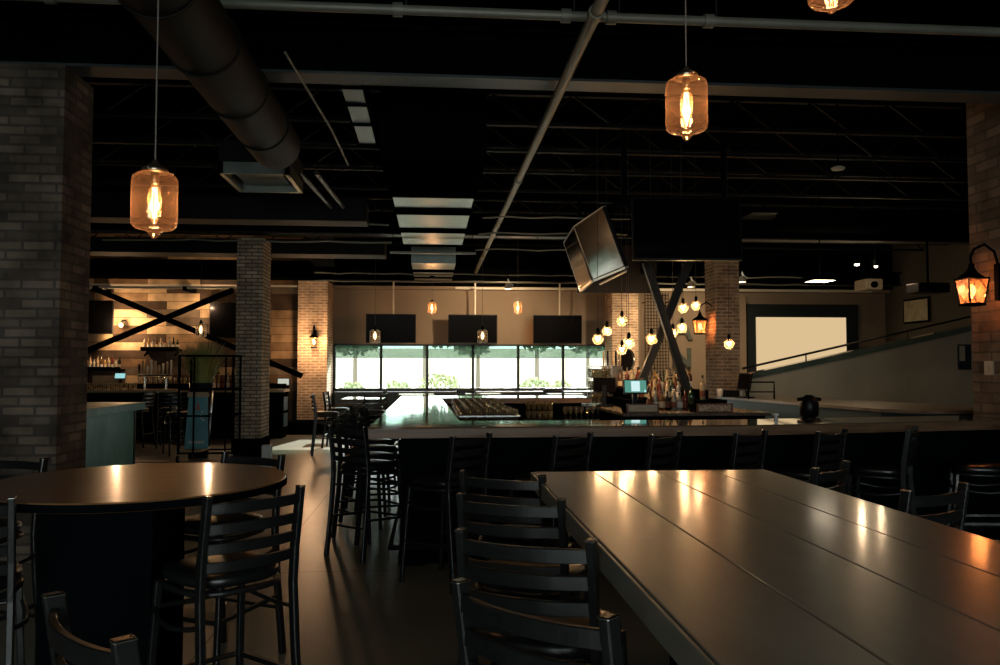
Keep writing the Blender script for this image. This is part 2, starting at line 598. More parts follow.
column(M['brick_near'], -3.98, -3.06, 6.9, 7.47, 0.0, 4.12, 'large grey-brown brick column at the left edge behind the round table')
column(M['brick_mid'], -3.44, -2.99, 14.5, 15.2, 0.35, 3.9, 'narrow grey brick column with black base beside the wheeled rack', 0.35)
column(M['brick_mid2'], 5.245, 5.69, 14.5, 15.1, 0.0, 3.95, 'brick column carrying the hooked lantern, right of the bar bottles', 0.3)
column(M['brick_right'], 6.0, 7.0, 7.6, 8.5, 0.0, 4.6, 'dark brick column at the right edge carrying a glowing lantern')
e = column(M['brick_far'], -3.27, -2.56, 20.0, 21.19, 0.32, 3.72, 'warm tan brick column left of the long window with wall lantern', 0.32)
column(M['brick_far'], 4.60, 5.28, 20.3, 21.19, 0.0, 3.70, 'warm tan brick pier at the right end of the long window')
tag(MB().box(-3.9, -2.2, 19.4, 20.0, 0, 0.30).build('plinth_bench', M['black'], None, 0.01), 'low black plinth at the foot of the tan brick column', 'plinth')

# ramp wall on the right with sloping top
rw = empty('ramp_wall', (0, 0, 0), kind='structure')
A = W(742, 381, 15.2); B_ = W(976, 330, 15.2)
b = MB()
vs = []
for y in (15.2, 15.4):
    vs += [(A.x, y, 0), (11.5, y, 0), (11.5, y, B_.z + (11.5 - B_.x) * (B_.z - A.z) / (B_.x - A.x)), (A.x, y, A.z)]
b.add(vs, [(0, 1, 2, 3), (7, 6, 5, 4), (0, 4, 5, 1), (1, 5, 6, 2), (2, 6, 7, 3), (3, 7, 4, 0)])
struct('ramp_panel', b, M['plaster'], rw)
sl = (B_.z - A.z) / (B_.x - A.x)
def rampz(x): return A.z + (x - A.x) * sl
ca = tag(MB().bar((A.x - 0.02, 15.3, A.z + 0.055), (11.5, 15.3, rampz(11.5) + 0.055), 0.30, 0.11).build('ramp_cap', noisy('glossy_green_cap', (0.04, 0.07, 0.06), (0.10, 0.14, 0.12), (1, 1, 1), (0.1, 0.2), spec=0.8, coat=1), rw), kind='structure')
hr = empty('handrail', (0, 0, 0), label='black steel handrail climbing along the sloping grey wall', cat='handrail')
MB().tube([(A.x, 15.18, A.z + 0.24), (11.4, 15.18, rampz(11.4) + 0.30)], 0.022, 8).build('rail', M['steel'], hr)
for px in (806, 908):
    q = W(px, 360, 15.18)
    MB().tube([(q.x, 15.18, rampz(q.x) + 0.09), (q.x, 15.18, rampz(q.x) + 0.27)], 0.014, 8).build('rail_post', M['steel'], hr)

# ================================================================ OUTSIDE
tag(MB().box(-30, 40, 21.45, 80, -0.3, -0.1).build('ground', M['gravel']), kind='structure')
tag(MB().box(-45, 55, 79, 80, -0.3, 3.4).build('wall_garden', M['gravel']), kind='structure')


def foliage(mb, c, r, n, leaf, sq=0.8):
    for _ in range(n):
        d = Vector((random.gauss(0, 1), random.gauss(0, 1), random.gauss(0, 1))).normalized()
        rr = r * (0.55 + 0.45 * random.random())
        p = Vector(c) + Vector((d.x * rr, d.y * rr, d.z * rr * sq))
        a = Vector((random.gauss(0, 1), random.gauss(0, 1), random.gauss(0, 1))).normalized() * leaf
        bb = a.cross(Vector((random.gauss(0, 1), random.gauss(0, 1), random.gauss(0, 1)))).normalized() * leaf * 0.6
        mb.add([p - a, p + bb, p + a, p - bb], [(0, 1, 2, 3)])


for i, (px, Y, h, lb) in enumerate([(352, 33, 1.5, 'leftmost pale shrub outside the window'), (398, 30, 1.6, 'pale shrub outside the second window pane'), (440, 27, 2.0, 'tall yellow-green shrub outside the third window pane'),
                                    (500, 32, 1.2, 'low dry shrub outside the fourth window pane'), (534, 36, 1.7, 'small shrub far outside the fifth window pane'), (560, 26, 1.7, 'round green shrub outside the fifth window pane'),
                                    (596, 31, 1.4, 'rightmost pale shrub outside the window')]):
    q = W(px, 380, Y)
    s = empty('shrub', (q.x, Y, -0.1), label=lb, cat='shrub')
    b = MB()
    h *= .8
    foliage(b, (0, 0, h * 0.55), h * 0.5, 420, 0.09)
    foliage(b, (h * 0.3, 0.1, h * 0.35), h * 0.35, 200, 0.11)
    foliage(b, (-h * 0.28, 0.1, h * 0.38), h * 0.35, 200, 0.11)
    b.build('foliage', M['shrub'], s)
    MB().cyl((0, 0, 0), (0, 0, h * 0.5), 0.05, 0.03, 8).build('stem', M['bark'], s)
for i, (px, Y, h, lb) in enumerate([(355, 46, 5.0, 'dark green tree beyond the left end of the window'), (425, 44, 6.0, 'dense green tree behind the third window pane'), (478, 50, 5.5, 'far tree behind the fourth window pane'),
                                    (537, 45, 6.0, 'green tree behind the fifth window pane'), (588, 48, 5.2, 'far green tree behind the right end of the window')]):
    q = W(px, 380, Y)
    s = empty('tree', (q.x, Y, -0.1), label=lb, cat='tree')
    b = MB()
    for k in range(5):
        foliage(b, (random.uniform(-1.0, 1.0), random.uniform(-.5, .5), h * random.uniform(.60, .8)), 1.35, 420, 0.2)
    b.build('foliage', M['treeleaf'], s)
    MB().cyl((0, 0, 0), (0, 0, h * 0.6), 0.16, 0.09, 8).build('trunk', M['bark'], s)
tag(MB().box(WX0 + 0.06, WX1 - 0.06, YF - 0.06, YF - 0.05, 1.83, WZ1 - 0.02).build('roller_shade', M['shade_cloth']),
    'grey see-through roller shade lowered over the top of the long window', 'shade')

# ================================================================ CEILING WORKS
def beam_I(name, x0, x1, y, z0, h, wd, mat, label):
    o = tag(MB().box(x0, x1, y - wd / 2, y + wd / 2, z0, z0 + 0.025).build(name, mat), label, 'beam')
    b = MB()
    b.box(x0, x1, y - wd / 2, y + wd / 2, z0 + h - 0.025, z0 + h)
    b.box(x0, x1, y - 0.012, y + 0.012, z0 + 0.025, z0 + h - 0.025)
    b.build('web', M['ceil'], o)  # web kept ceiling black so only the lit lower flange shows
    return o


beam_I('steel_beam', XL, XR, 7.05, 4.12, 0.45, 0.26, M['beamgrey'], 'grey steel beam crossing the ceiling above the near brick columns')
beam_I('steel_beam', XL, XR, 14.75, 4.0, 0.4, 0.26, M['steel'], 'black steel beam crossing the ceiling above the middle brick columns')
beam_I('steel_beam', XL, XR, 20.5, 3.76, 0.35, 0.3, M['steel'], 'black steel beam over the window wall at the far end')

joist = None
jy = [1.4, 2.9, 4.4, 5.8, 8.3, 9.7, 10.9, 12.1, 13.4, 16.0, 17.2, 18.4, 19.4]
for i, y in enumerate(jy):
    if joist is None:
        b = MB()
        b.box(XL, XR, -0.04, 0.04, 4.55, 4.59)
        b.box(XL, XR, -0.04, 0.04, 4.93, 4.97)
        n = 42
        for k in range(n):
            xa = XL + (XR - XL) * k / n
            xb = XL + (XR - XL) * (k + 1) / n
            z = (4.57, 4.95) if k % 2 == 0 else (4.95, 4.57)
            b.bar((xa, 0, z[0]), (xb, 0, z[1]), 0.025, 0.025)
        joist = b.build('ceiling_joist', M['joist'])
        o = joist
    else:
        o = joist.copy()
        col.objects.link(o)
    o.location.y = y
    tag(o, 'black open-web joist carrying the dark ceiling deck', 'joist', 'open-web ceiling joists')

# sprinkler mains
b = MB().tube([(1.10, -1.0, 4.0), (1.10, 20.4, 4.0)], 0.043, 12)
sp = b.build('sprinkler_pipe', M['pipe'])
tag(sp, 'long grey pipe running away from the camera under the ceiling', 'pipe')
for y in (5.3, 10.2, 14.1, 18.0):
    MB().tube([(1.10, y - 0.04, 4.0), (1.10, y + 0.04, 4.0)], 0.055, 12).build('coupling', M['pipe'], sp)
cp = MB().tube([(-8.5, 5.62, 4.12), (11.5, 5.62, 4.12)], 0.034, 12).build('sprinkler_pipe', M['pipe'])
tag(cp, 'long grey pipe crossing the top of the room from side to side', 'pipe')
for x in (-2.6, -0.25, 0.95, 1.28, 2.0, 4.4):
    MB().tube([(x - 0.035, 5.62, 4.12), (x + 0.035, 5.62, 4.12)], 0.05, 12).build('coupling', M['pipe'], cp)
    MB().tube([(x + 0.06, 5.62, 4.15), (x + 0.06, 5.62, 4.98)], 0.008, 6).build('hanger', M['steel'], cp)

# galvanised duct runs whose undersides mirror the window
M['galv_dim'] = noisy('dim_galvanised_sheet', (0.045, 0.06, 0.057), (0.065, 0.08, 0.076), (2.5, 2.5, 2.5), (0.35, 0.45), 1.0, 0.5)  # darker copy of the sheet metal; its dim reflection is put into the colour


def strip(x0, x1, secs, z, label, hh=0.35, mt='galv'):
    y00 = secs[0][0]
    s = empty('galvanised_duct', ((x0 + x1) / 2, y00, z), label=label, cat='duct')
    h = (x1 - x0) / 2
    for (a, c) in secs:
        MB().box(-h, h, a - y00, c - y00, 0, hh).build('duct_section', M[mt], s)
    for k in range(len(secs)):
        e1 = secs[k][1]
        n1 = secs[k + 1][0] if k + 1 < len(secs) else e1 + .06
        MB().box(-h - .02, h + .02, e1 - y00, n1 - y00, 0.004, hh + .01).build('joint_collar', M['ceil'], s)
        MB().box(-h - .03, h + .03, e1 - y00, e1 + .03 - y00, -0.02, hh + .02).build('flange', M['ceil'], s)
    for k in (0, -1):
        ym = sum(secs[k]) / 2 - y00
        MB().cyl((h - .05, ym, hh), (h - .05, ym, CZ - z), .006, None, 6).build('hanger', M['ceil'], s)
    return s


strip(-0.52, 0.54, ((10.55, 11.2), (11.75, 12.85), (13.35, 14.6)), 3.82, 'wide galvanised duct with black collars above the bar, nearer run')
strip(-0.44, 0.49, ((16.9, 18.0), (18.6, 19.5), (19.9, 20.4)), 3.78, 'galvanised duct with black collars near the window wall, farther run')
strip(-0.85, -0.66, ((7.3, 7.45), (7.5, 7.95), (8.0, 8.6), (8.7, 9.4)), 4.2, 'narrow greenish galvanised duct above the grey steel beam', 0.25, 'galv_dim')
tag(MB().box(-0.56, 0.57, 8.5, 10.4, 3.80, 4.54).build('air_handler', M['ceil'], None, 0.01), 'black boxed air unit hanging in front of the wide duct', 'air unit')
tag(MB().box(-0.75, 0.78, 14.32, 14.40, 3.62, 3.655).build('light_bar', M['pipe']), 'thin pale bar hanging across under the duct', 'bar')
lbar = bpy.data.objects['light_bar']
for x in (-.7, .72):
    MB().cyl((x, 14.36, 3.65), (x, 14.36, CZ), .006, None, 6).build('hanger', M['ceil'], lbar)
# round spiral duct, upper left
b = MB()
pts = [(-1.52, y, 3.75) for y in (-1.5, 7.9)]
b.tube(pts, 0.235, 28)
rd = b.build('round_duct', M['duct'])
tag(rd, 'round black spiral duct running along the upper left', 'duct')
for k in range(8):
    y = 0.9 + 0.9 * k
    pp = [(-1.52 + 0.24 * math.cos(a), y + 0.02 * math.sin(a), 3.75 + 0.24 * math.sin(a)) for a in [2 * PI * j / 28 for j in range(28)]]
    MB().tube(pp, 0.008, 6, closed=True).build('seam', M['duct'], rd)
# square diffuser at its end
q0 = W(238, 185, 9.4)
df = empty('ceiling_diffuser', (-2.0, 9.5, 3.85), label='square ceiling diffuser with bright rim below the round duct', cat='vent')
x0, x1, y0, y1 = -2.37, -1.60, 9.08, 10.07
cx, cy = -2.0, 9.5
b = MB()
for (a0, a1, c0, c1) in ((x0, x1, y0, y0 + .05), (x0, x1, y1 - .05, y1), (x0, x0 + .05, y0, y1), (x1 - .05, x1, y0, y1)):
    b.box(a0 - cx, a1 - cx, c0 - cy, c1 - cy, -0.10, 0.03)
b.build('rim', M['galv'], df)
MB().box(x0 + .1 - cx, x1 - .14 - cx, y0 + .08 - cy, y1 - .06 - cy, -0.02, 0.03).build('face_plate', M['pipe'], df)
MB().box(x0 - cx, x1 - cx, y0 - cy, y1 - cy, 0.03, 0.25).build('plenum', M['duct'], df)
# round and rectangular black cross ducts with conduits (the wavy light lines)
def wavy(x0, x1, y, z, r, label, mat='pipe', amp=0.02, name='conduit'):
    pts = []
    n = int((x1 - x0) / 0.35)
    for k in range(n + 1):
        x = x0 + (x1 - x0) * k / n
        pts.append((x, y, z + random.uniform(-amp, amp)))
    o = tag(MB().tube(pts, r, 6).build(name, M[mat]), label, name)
    for f in (.15, .5, .85):
        p = pts[int(n * f)]
        MB().cyl((p[0], y, p[2]), (p[0], y, CZ), .005, None, 6).build('hanger', M['ceil'], o)
    return o


wavy(-5.5, -0.7, 13.0, 3.90, 0.016, 'thin wavy conduit left of the wide duct, upper one')
wavy(-5.5, -0.7, 13.9, 3.74, 0.016, 'thin wavy conduit left of the wide duct, lower one')
wavy(0.75, 3.0, 12.0, 3.85, 0.013, 'thin conduit right of the wide duct, upper one')
wavy(0.75, 3.2, 13.0, 3.78, 0.014, 'thin conduit right of the wide duct, middle one')
wavy(0.75, 3.3, 14.0, 3.66, 0.013, 'sagging thin conduit right of the wide duct, lower one')
wavy(-5.0, 9.5, 18.9, 3.78, 0.018, 'thin wavy conduit running in front of the far wall, higher one')
wavy(-3.2, 9.5, 19.6, 3.68, 0.018, 'thin wavy conduit running in front of the far wall, lower one')
tag(MB().box(XL, -0.9, 15.3, 15.9, 3.72, 4.0).build('cross_duct', M['duct'], None, 0.01), 'flat dark duct crossing the ceiling over the left bar', 'duct')
tag(MB().box(XL, -1.0, 12.2, 12.7, 3.80, 4.15).build('cross_duct', M['duct'], None, 0.01), 'flat dark duct crossing the ceiling above the left brick column', 'duct')
tag(MB().box(XL, -2.7, 18.0, 18.7, 3.58, 3.95).build('cross_duct', M['ceil'], None, 0.01), 'flat black duct crossing above the reclaimed wood wall', 'duct')
tag(MB().box(5.7, XR, 12.4, 12.9, 3.85, 4.15).build('cross_duct', M['ceil'], None, 0.01), 'flat black duct crossing the ceiling at the right', 'duct')
tag(MB().tube([(-1.15, 6.3, 4.05), (-1.02, 8.2, 4.0), (-1.0, 9.6, 4.0)], 0.012, 6).build('conduit', M['pipe']), 'thin slanting conduit beside the narrow greenish duct', 'conduit')
tag(MB().tube([(-1.62, 9.9, 3.97), (-1.5, 12.0, 3.97)], 0.03, 8).build('conduit', M['steel']), 'short dark pipe beyond the square diffuser, left one', 'conduit')
tag(MB().tube([(-1.42, 9.9, 3.97), (-1.32, 12.0, 3.97)], 0.03, 8).build('conduit', M['steel']), 'short dark pipe beyond the square diffuser, right one', 'conduit')

for nm, x, y, z in (('conduit.007', -1.06, 7.6, 4.01), ('conduit.008', -1.56, 11, 3.97), ('conduit.009', -1.37, 11, 3.97)):
    if nm in bpy.data.objects:
        MB().cyl((x, y, z), (x, y, CZ), .005, None, 6).build('hanger', M['ceil'], bpy.data.objects[nm])
# recessed square ceiling lights etc on the right
def panel_light(px, py, Y, sx, sy, mat, label):
    q = W(px, py, Y)
    e = empty('ceiling_light', (q.x, q.y, q.z), label=label, cat='light')
    b = MB()
    b.box(-sx / 2, sx / 2, -sy / 2, sy / 2, 0.0, 0.02)
    b.build('diffuser', mat, e)
    f = MB()
    for (a0, a1, c0, c1) in ((-sx / 2 - .03, sx / 2 + .03, -sy / 2 - .03, -sy / 2), (-sx / 2 - .03, sx / 2 + .03, sy / 2, sy / 2 + .03), (-sx / 2 - .03, -sx / 2, -sy / 2, sy / 2), (sx / 2, sx / 2 + .03, -sy / 2, sy / 2)):
        f.box(a0, a1, c0, c1, -0.01, 0.07)
    f.build('rim', M['ceil'], e)
    MB().cyl((0, 0, 0.07), (0, 0, CZ - q.z), 0.01, None, 6).build('hanger', M['ceil'], e)
    return e


panel_light(820, 281, 13.2, 0.42, 0.45, emis('lit_panel', (1.0, 0.83, 0.58), 12), 'small bright ceiling panel above the projection screen')
panel_light(762, 216, 14.0, 0.62, 0.7, M['galv'], 'unlit grey ceiling panel right of the big dark television')
q = W(857, 265, 15)
for (px, py, e_, lb) in ((857, 265, 1.8, 'small warm ceiling spot, left of the pair above the sloping wall'), (876, 267, 1.0, 'tiny ceiling spot, right of the pair above the sloping wall')):
    q = W(px, py, 15)
    s = empty('ceiling_spot', q, label=lb, cat='light')
    point('glow', (0, 0, -.06), 10 * e_, (1, .72, .42), .03, s)
    MB().lathe([(0.0, -0.02), (0.03 * e_ ** .5, -0.01), (0.035 * e_ ** .5, 0.02)], 12).build('lens', M['spotglow'], s)
    MB().lathe([(0.05, 0.02), (0.05, 0.14), (0.02, 0.16), (0.01, CZ - q.z)], 12).build('housing', M['black'], s)
q = W(838, 168, 9.0)
s = tag(MB().lathe([(0.0, -0.03), (0.07, -0.02), (0.08, 0.0), (0.05, 0.015), (0, 0.018)], 16).build('smoke_detector', M['cream']), 'small round ceiling sensor high at the upper right', 'sensor')
s.location = q
MB().cyl((0, 0, .015), (0, 0, CZ - q.z), .008, None, 6).build('drop_rod', M['ceil'], s)
# white fixtures close to the far ceiling line
q = W(872, 287, 17)
s = empty('projector', q, label='white ceiling projector at the right end of the pale ceiling edge', cat='projector')
MB().box(-.28, .12, -.25, .25, -.08, .16).build('body', M['cream'], s, 0.03)
MB().cyl((-.1, -.25, .03), (-.1, -.30, .03), .07, None, 16).build('lens', M['black'], s)
MB().cyl((0, 0, .16), (0, 0, CZ - q.z), .02, None, 8).build('mount', M['black'], s)
q = W(928, 290, 14)
s = empty('projector', q, label='dark ceiling projector above the picture on the right wall', cat='projector')
MB().box(-.3, .3, -.2, .2, -.06, .12).build('body', M['bezel'], s, 0.02)
MB().cyl((-.05, -.2, .03), (-.05, -.24, .03), .06, None, 16).build('lens', M['screen_off'], s)
MB().cyl((0, 0, .12), (0, 0, CZ - q.z), .02, None, 8).build('mount', M['black'], s)


def tracklight(px, py, Y, label, aim):
    q = W(px, py, Y)
    s = empty('track_light', q, label=label, cat='light')
    MB().box(-.55, .25, -.02, .02, .10, .13).build('track', M['black'], s)
    MB().cyl((0, 0, .13), (0, 0, CZ - q.z), .012, None, 8).build('hanger', M['black'], s)
    MB().tube([(0, 0, .10), (.02, 0, .03), (.12, 0, -.06)], .02, 8).build('arm', M['white'], s)
    h = MB().lathe([(0.03, 0.0), (0.06, -0.03), (0.09, -0.14)], 16, cap=False).build('head', M['trimlight'], s)
    MB().lathe([(0.0, -0.1), (0.075, -0.1)], 16, cap=False).build('lens', M['spotglow'], s)
    l = bpy.data.lights.new('spot', 'SPOT')
    l.energy = aim[1]
    l.color = (1, 0.72, 0.42)
    l.spot_size = R(110)
    l.spot_blend = 0.8
    l.shadow_soft_size = 0.08
    o = bpy.data.objects.new('spot', l)
    o.location = (0, 0, -.2)
    d = Vector(aim[0]) - q
    o.rotation_euler = d.to_track_quat('-Z', 'Y').to_euler()
    o.parent = s
    col.objects.link(o)


tracklight(508, 283, 18.4, 'bright track spotlight in front of the middle of the window wall', ((1.5, 21.2, 2.4), 290))
tracklight(691, 281, 18.0, 'bright track spotlight right of the steel cross brace', ((6.2, 21.2, 1.6), 330))
tracklight(742, 276, 17.5, 'small track spotlight just right of the lantern column', ((8.2, 21.2, 3.0), 60))

# ================================================================ TELEVISIONS
def tv(name, o, rz, tilt, w_, h_, label, group=None, edge=False, pole=0, cat='television', scr=None):
    e = empty(name, o, rz, label=label, cat=cat, group=group)
    e.rotation_euler = (tilt, 0, rz)
    hs = MB().box(-w_ / 2, w_ / 2, -.03, .03, -h_ / 2, h_ / 2).build('housing', M['bezel'], e, 0.006)
    e.show_name = False
    MB().box(-w_ / 2 + .018, w_ / 2 - .018, -.034, -.03, -h_ / 2 + .03, h_ / 2 - .018).build('screen', scr or M['screen_off'], hs)
    if edge:
        b = MB()
        b.box(-w_ / 2 - .012, w_ / 2 + .012, -.036, .03, -h_ / 2 - .014, -h_ / 2)
        b.box(-w_ / 2 - .012, -w_ / 2, -.036, .03, -h_ / 2, h_ / 2)
        b.box(-w_ / 2 - .012, w_ / 2 + .012, -.036, .03, h_ / 2, h_ / 2 + .008)
        b.build('silver_edge', M['tv_edge'], e)
    if pole:
        MB().cyl((.06, .06, h_ / 2 - .3), (.06, .06, pole), .022, None, 10).build('hanging_pole', M['trimlight'], e)
        MB().box(-.15, .25, .03, .05, -.15, .15).build('mount_plate', M['black'], e)
    return e


for k, (x0, x1, y0, y1, rz, lb) in enumerate([(366.5, 415.5, 314, 343, R(3), 'dark wall television over the window, leftmost of three'),
                                   (448, 497.5, 315, 343, 0, 'dark wall television over the window, middle of three'),
                                   (533, 582, 315, 344, R(-4), 'dark wall television over the window, rightmost of three')]):
    q = W((x0 + x1) / 2, (y0 + y1) / 2, 20.6)
    tv('television', q, rz, R(4), 1.26, 0.74, lb, edge=False, pole=0.37 + 0.85)
q = W(92, 317, 19.9); e = tv('television', q, 0, 0, 0.98, 0.80, 'dark television on the wood wall beside the large brick column'); MB().box(-.1, .1, .03, .3, -.1, .1).build('mount', M['black'], e)
q = W(223, 320, 19.9); e = tv('television', q, 0, 0, 0.62, 0.86, 'dark television on the wood wall behind the wheeled rack'); MB().box(-.1, .1, .03, .3, -.1, .1).build('mount', M['black'], e)

# suspended frame over the bar with its televisions
hg = empty('television_truss', (3.3, 12.4, 3.85), label='black hanging frame that carries the televisions over the bar', cat='truss')
b = MB()
for (p, q) in (((-.75, -1.75), (.75, -1.75)), ((-.75, 1.65), (.75, 1.65)), ((-.75, -1.75), (-.75, 1.65)), ((.75, -1.75), (.75, 1.65)), ((-.75, 0), (.75, 0))):
    b.bar((p[0], p[1], 0), (q[0], q[1], 0), .08, .08)
b.build('ring_beam', M['black'], hg)
for sx in (-.7, .7):
    for sy in (-1.7, 1.6):
        MB().box(sx - .03, sx + .03, sy - .03, sy + .03, .04, 1.15).build('hanging_post', M['black'], hg)
        MB().box(sx * .6 - .03, sx * .6 + .03, sy * .985 - .02, sy * .985 + .02, -.6, 0).build('bracket_arm', M['black'], hg)
q = W(686.5, 229, 10.42)
tv('television', (q.x, 10.42, q.z), R(-4), R(-4), 1.46, 0.86, 'big dark television hanging over the bar, facing the camera', scr=principled('big_screen_glass', (0.003, 0.003, 0.003), 0.1, spec=0.6))
tv('television', (W(617, 258, 14.2).x, 14.2, 3.36), R(180), R(-4), 1.44, 0.86, 'television hanging over the far side of the bar, seen from behind')
for (x_, y_) in ((-.87, -.85), (-.82, .7)):
    MB().bar((-.75, y_, 0), (x_, y_, -.45), .05, .05).build('bracket_arm', M['black'], hg)
MS = principled('dusty_reflective_screen', (0.004, 0.0035, 0.003), 0.12, spec=0.55)


def tvquad(TL, TR, BR, BL, label):
    """television given by the four corners of its face"""
    c = (TL + TR + BR + BL) / 4
    e = empty('television', c, label=label, cat='television')
    ux = ((TR - TL) + (BR - BL)).normalized()
    uz = ((TL - BL) + (TR - BR)); uz = (uz - ux * uz.dot(ux)).normalized()
    uy = uz.cross(ux)
    e.matrix_world = Matrix.Translation(c) @ Matrix((ux, uy, uz)).transposed().to_4x4()
    w_ = ((TR - TL).length + (BR - BL).length) / 2
    h_ = ((TL - BL).length + (TR - BR).length) / 2
    MB().box(-w_ / 2, w_ / 2, 0, .055, -h_ / 2, h_ / 2).build('housing', M['bezel'], e, .006)
    hs = e.children[0] if e.children else e
    MB().box(-w_ / 2 + .015, w_ / 2 - .015, -.004, 0, -h_ / 2 + .02, h_ / 2 - .015).build('screen', MS, hs)
    b = MB()
    b.box(-w_ / 2 - .012, w_ / 2 + .012, -.008, .05, -h_ / 2 - .03, -h_ / 2)
    b.box(-w_ / 2 - .012, w_ / 2 + .012, -.008, .05, h_ / 2, h_ / 2 + .012)
    b.box(-w_ / 2 - .014, -w_ / 2, -.008, .05, -h_ / 2, h_ / 2)
    b.build('silver_edge', M['tv_edge'], e)
    return e


def cxz(px, py, Y): return W(px, py, Y)


tvquad(cxz(576, 226, 12.2), cxz(603, 207, 10.85), cxz(624, 267, 10.95), cxz(592, 280, 12.35), 'tilted television facing left over the bar, nearer of two')
tvquad(cxz(564.5, 242, 13.75), cxz(574.5, 227, 12.3), cxz(590.5, 280, 12.4), cxz(579, 291, 13.9), 'tilted television facing left over the bar, farther of two')
tag(MB().tube([(2.62, 10.7, 2.90), (2.62, 12.4, 2.90)], 0.018, 6).build('conduit', M['trimlight']), 'pale conduit along the bottom of the hanging television frame', 'conduit')

# steel cross brace standing on the back bar
cb = empty('cross_brace', (3.2, 11.6, 1.0), label='dark steel cross brace standing between back bar and hanging frame', cat='brace')
def HB(p, q, mat='steel', w_=0.10):
    d = (Vector(q) - Vector(p)).normalized()
    b = MB()
    b.bar(p, q, w_, 0.018, up=(0, 1, 0))
    b2 = Vector(q) - Vector(p)
    n = d.cross(Vector((0, 1, 0))).normalized()
    off = n * (w_ / 2)
    b.bar(Vector(p) + off, Vector(q) + off, 0.08, 0.014, up=n)
    b.bar(Vector(p) - off, Vector(q) - off, 0.08, 0.014, up=n)
    return b


def loc(p, o): return tuple(Vector(p) - Vector(o))
o_ = (3.2, 11.6, 1.0)
HB(loc(W(646, 262, 11.45), o_), loc(W(694, 411, 11.45), o_)).build('brace_bar', M['steel'], cb)
HB(loc(W(691, 258, 11.75), o_), loc(W(634, 400, 11.75), o_)).build('brace_bar', M['steel'], cb)

# X bracing in front of wood wall
wbz = empty('cross_brace', (-5.8, 19.3, 2.6), label='large dark diagonal cross brace in front of the reclaimed wood wall', cat='brace')
o_ = (-5.8, 19.3, 2.6)
MB().bar(loc(W(93, 288, 19.2), o_), loc(W(302, 376, 19.2), o_), 0.12, 0.12).build('brace_bar', M['black'], wbz)
MB().bar(loc(W(233, 290, 19.35), o_), loc(W(84, 352, 19.35), o_), 0.12, 0.12).build('brace_bar', M['black'], wbz)
MB().bar(loc(W(90, 287.5, 19.45), o_), loc(W(236, 287.5, 19.45), o_), 0.05, 0.06).build('top_rail', M['trimlight'], wbz)
for x in (-2.0, 0.0):
    MB().box(x - .05, x + .05, .12, .9, .80, .90).build('wall_bracket', M['black'], wbz)

# ================================================================ STOOLS
def slat(z, y, hh, bow, hw=0.214):
    b = MB()
    n = 20
    out = []
    for k in range(n + 1):
        t_ = -1 + 2 * k / n
        x = t_ * hw
        yy = y - bow * (1 - abs(t_) ** 2.2)
        out.append((x, yy))
    th = 0.009
    vs = []
    for (x, yy) in out:
        vs += [(x, yy - th, z - hh / 2), (x, yy + th, z - hh / 2), (x, yy + th, z + hh / 2), (x, yy - th, z + hh / 2)]
    fs = []
    for k in range(n):
        a = 4 * k
        for i in range(4):
            j = (i + 1) % 4
            fs.append((a + i, a + j, a + 4 + j, a + 4 + i))
    fs.append((0, 3, 2, 1)); fs.append((4 * n, 4 * n + 1, 4 * n + 2, 4 * n + 3))
    return b.add(vs, fs)


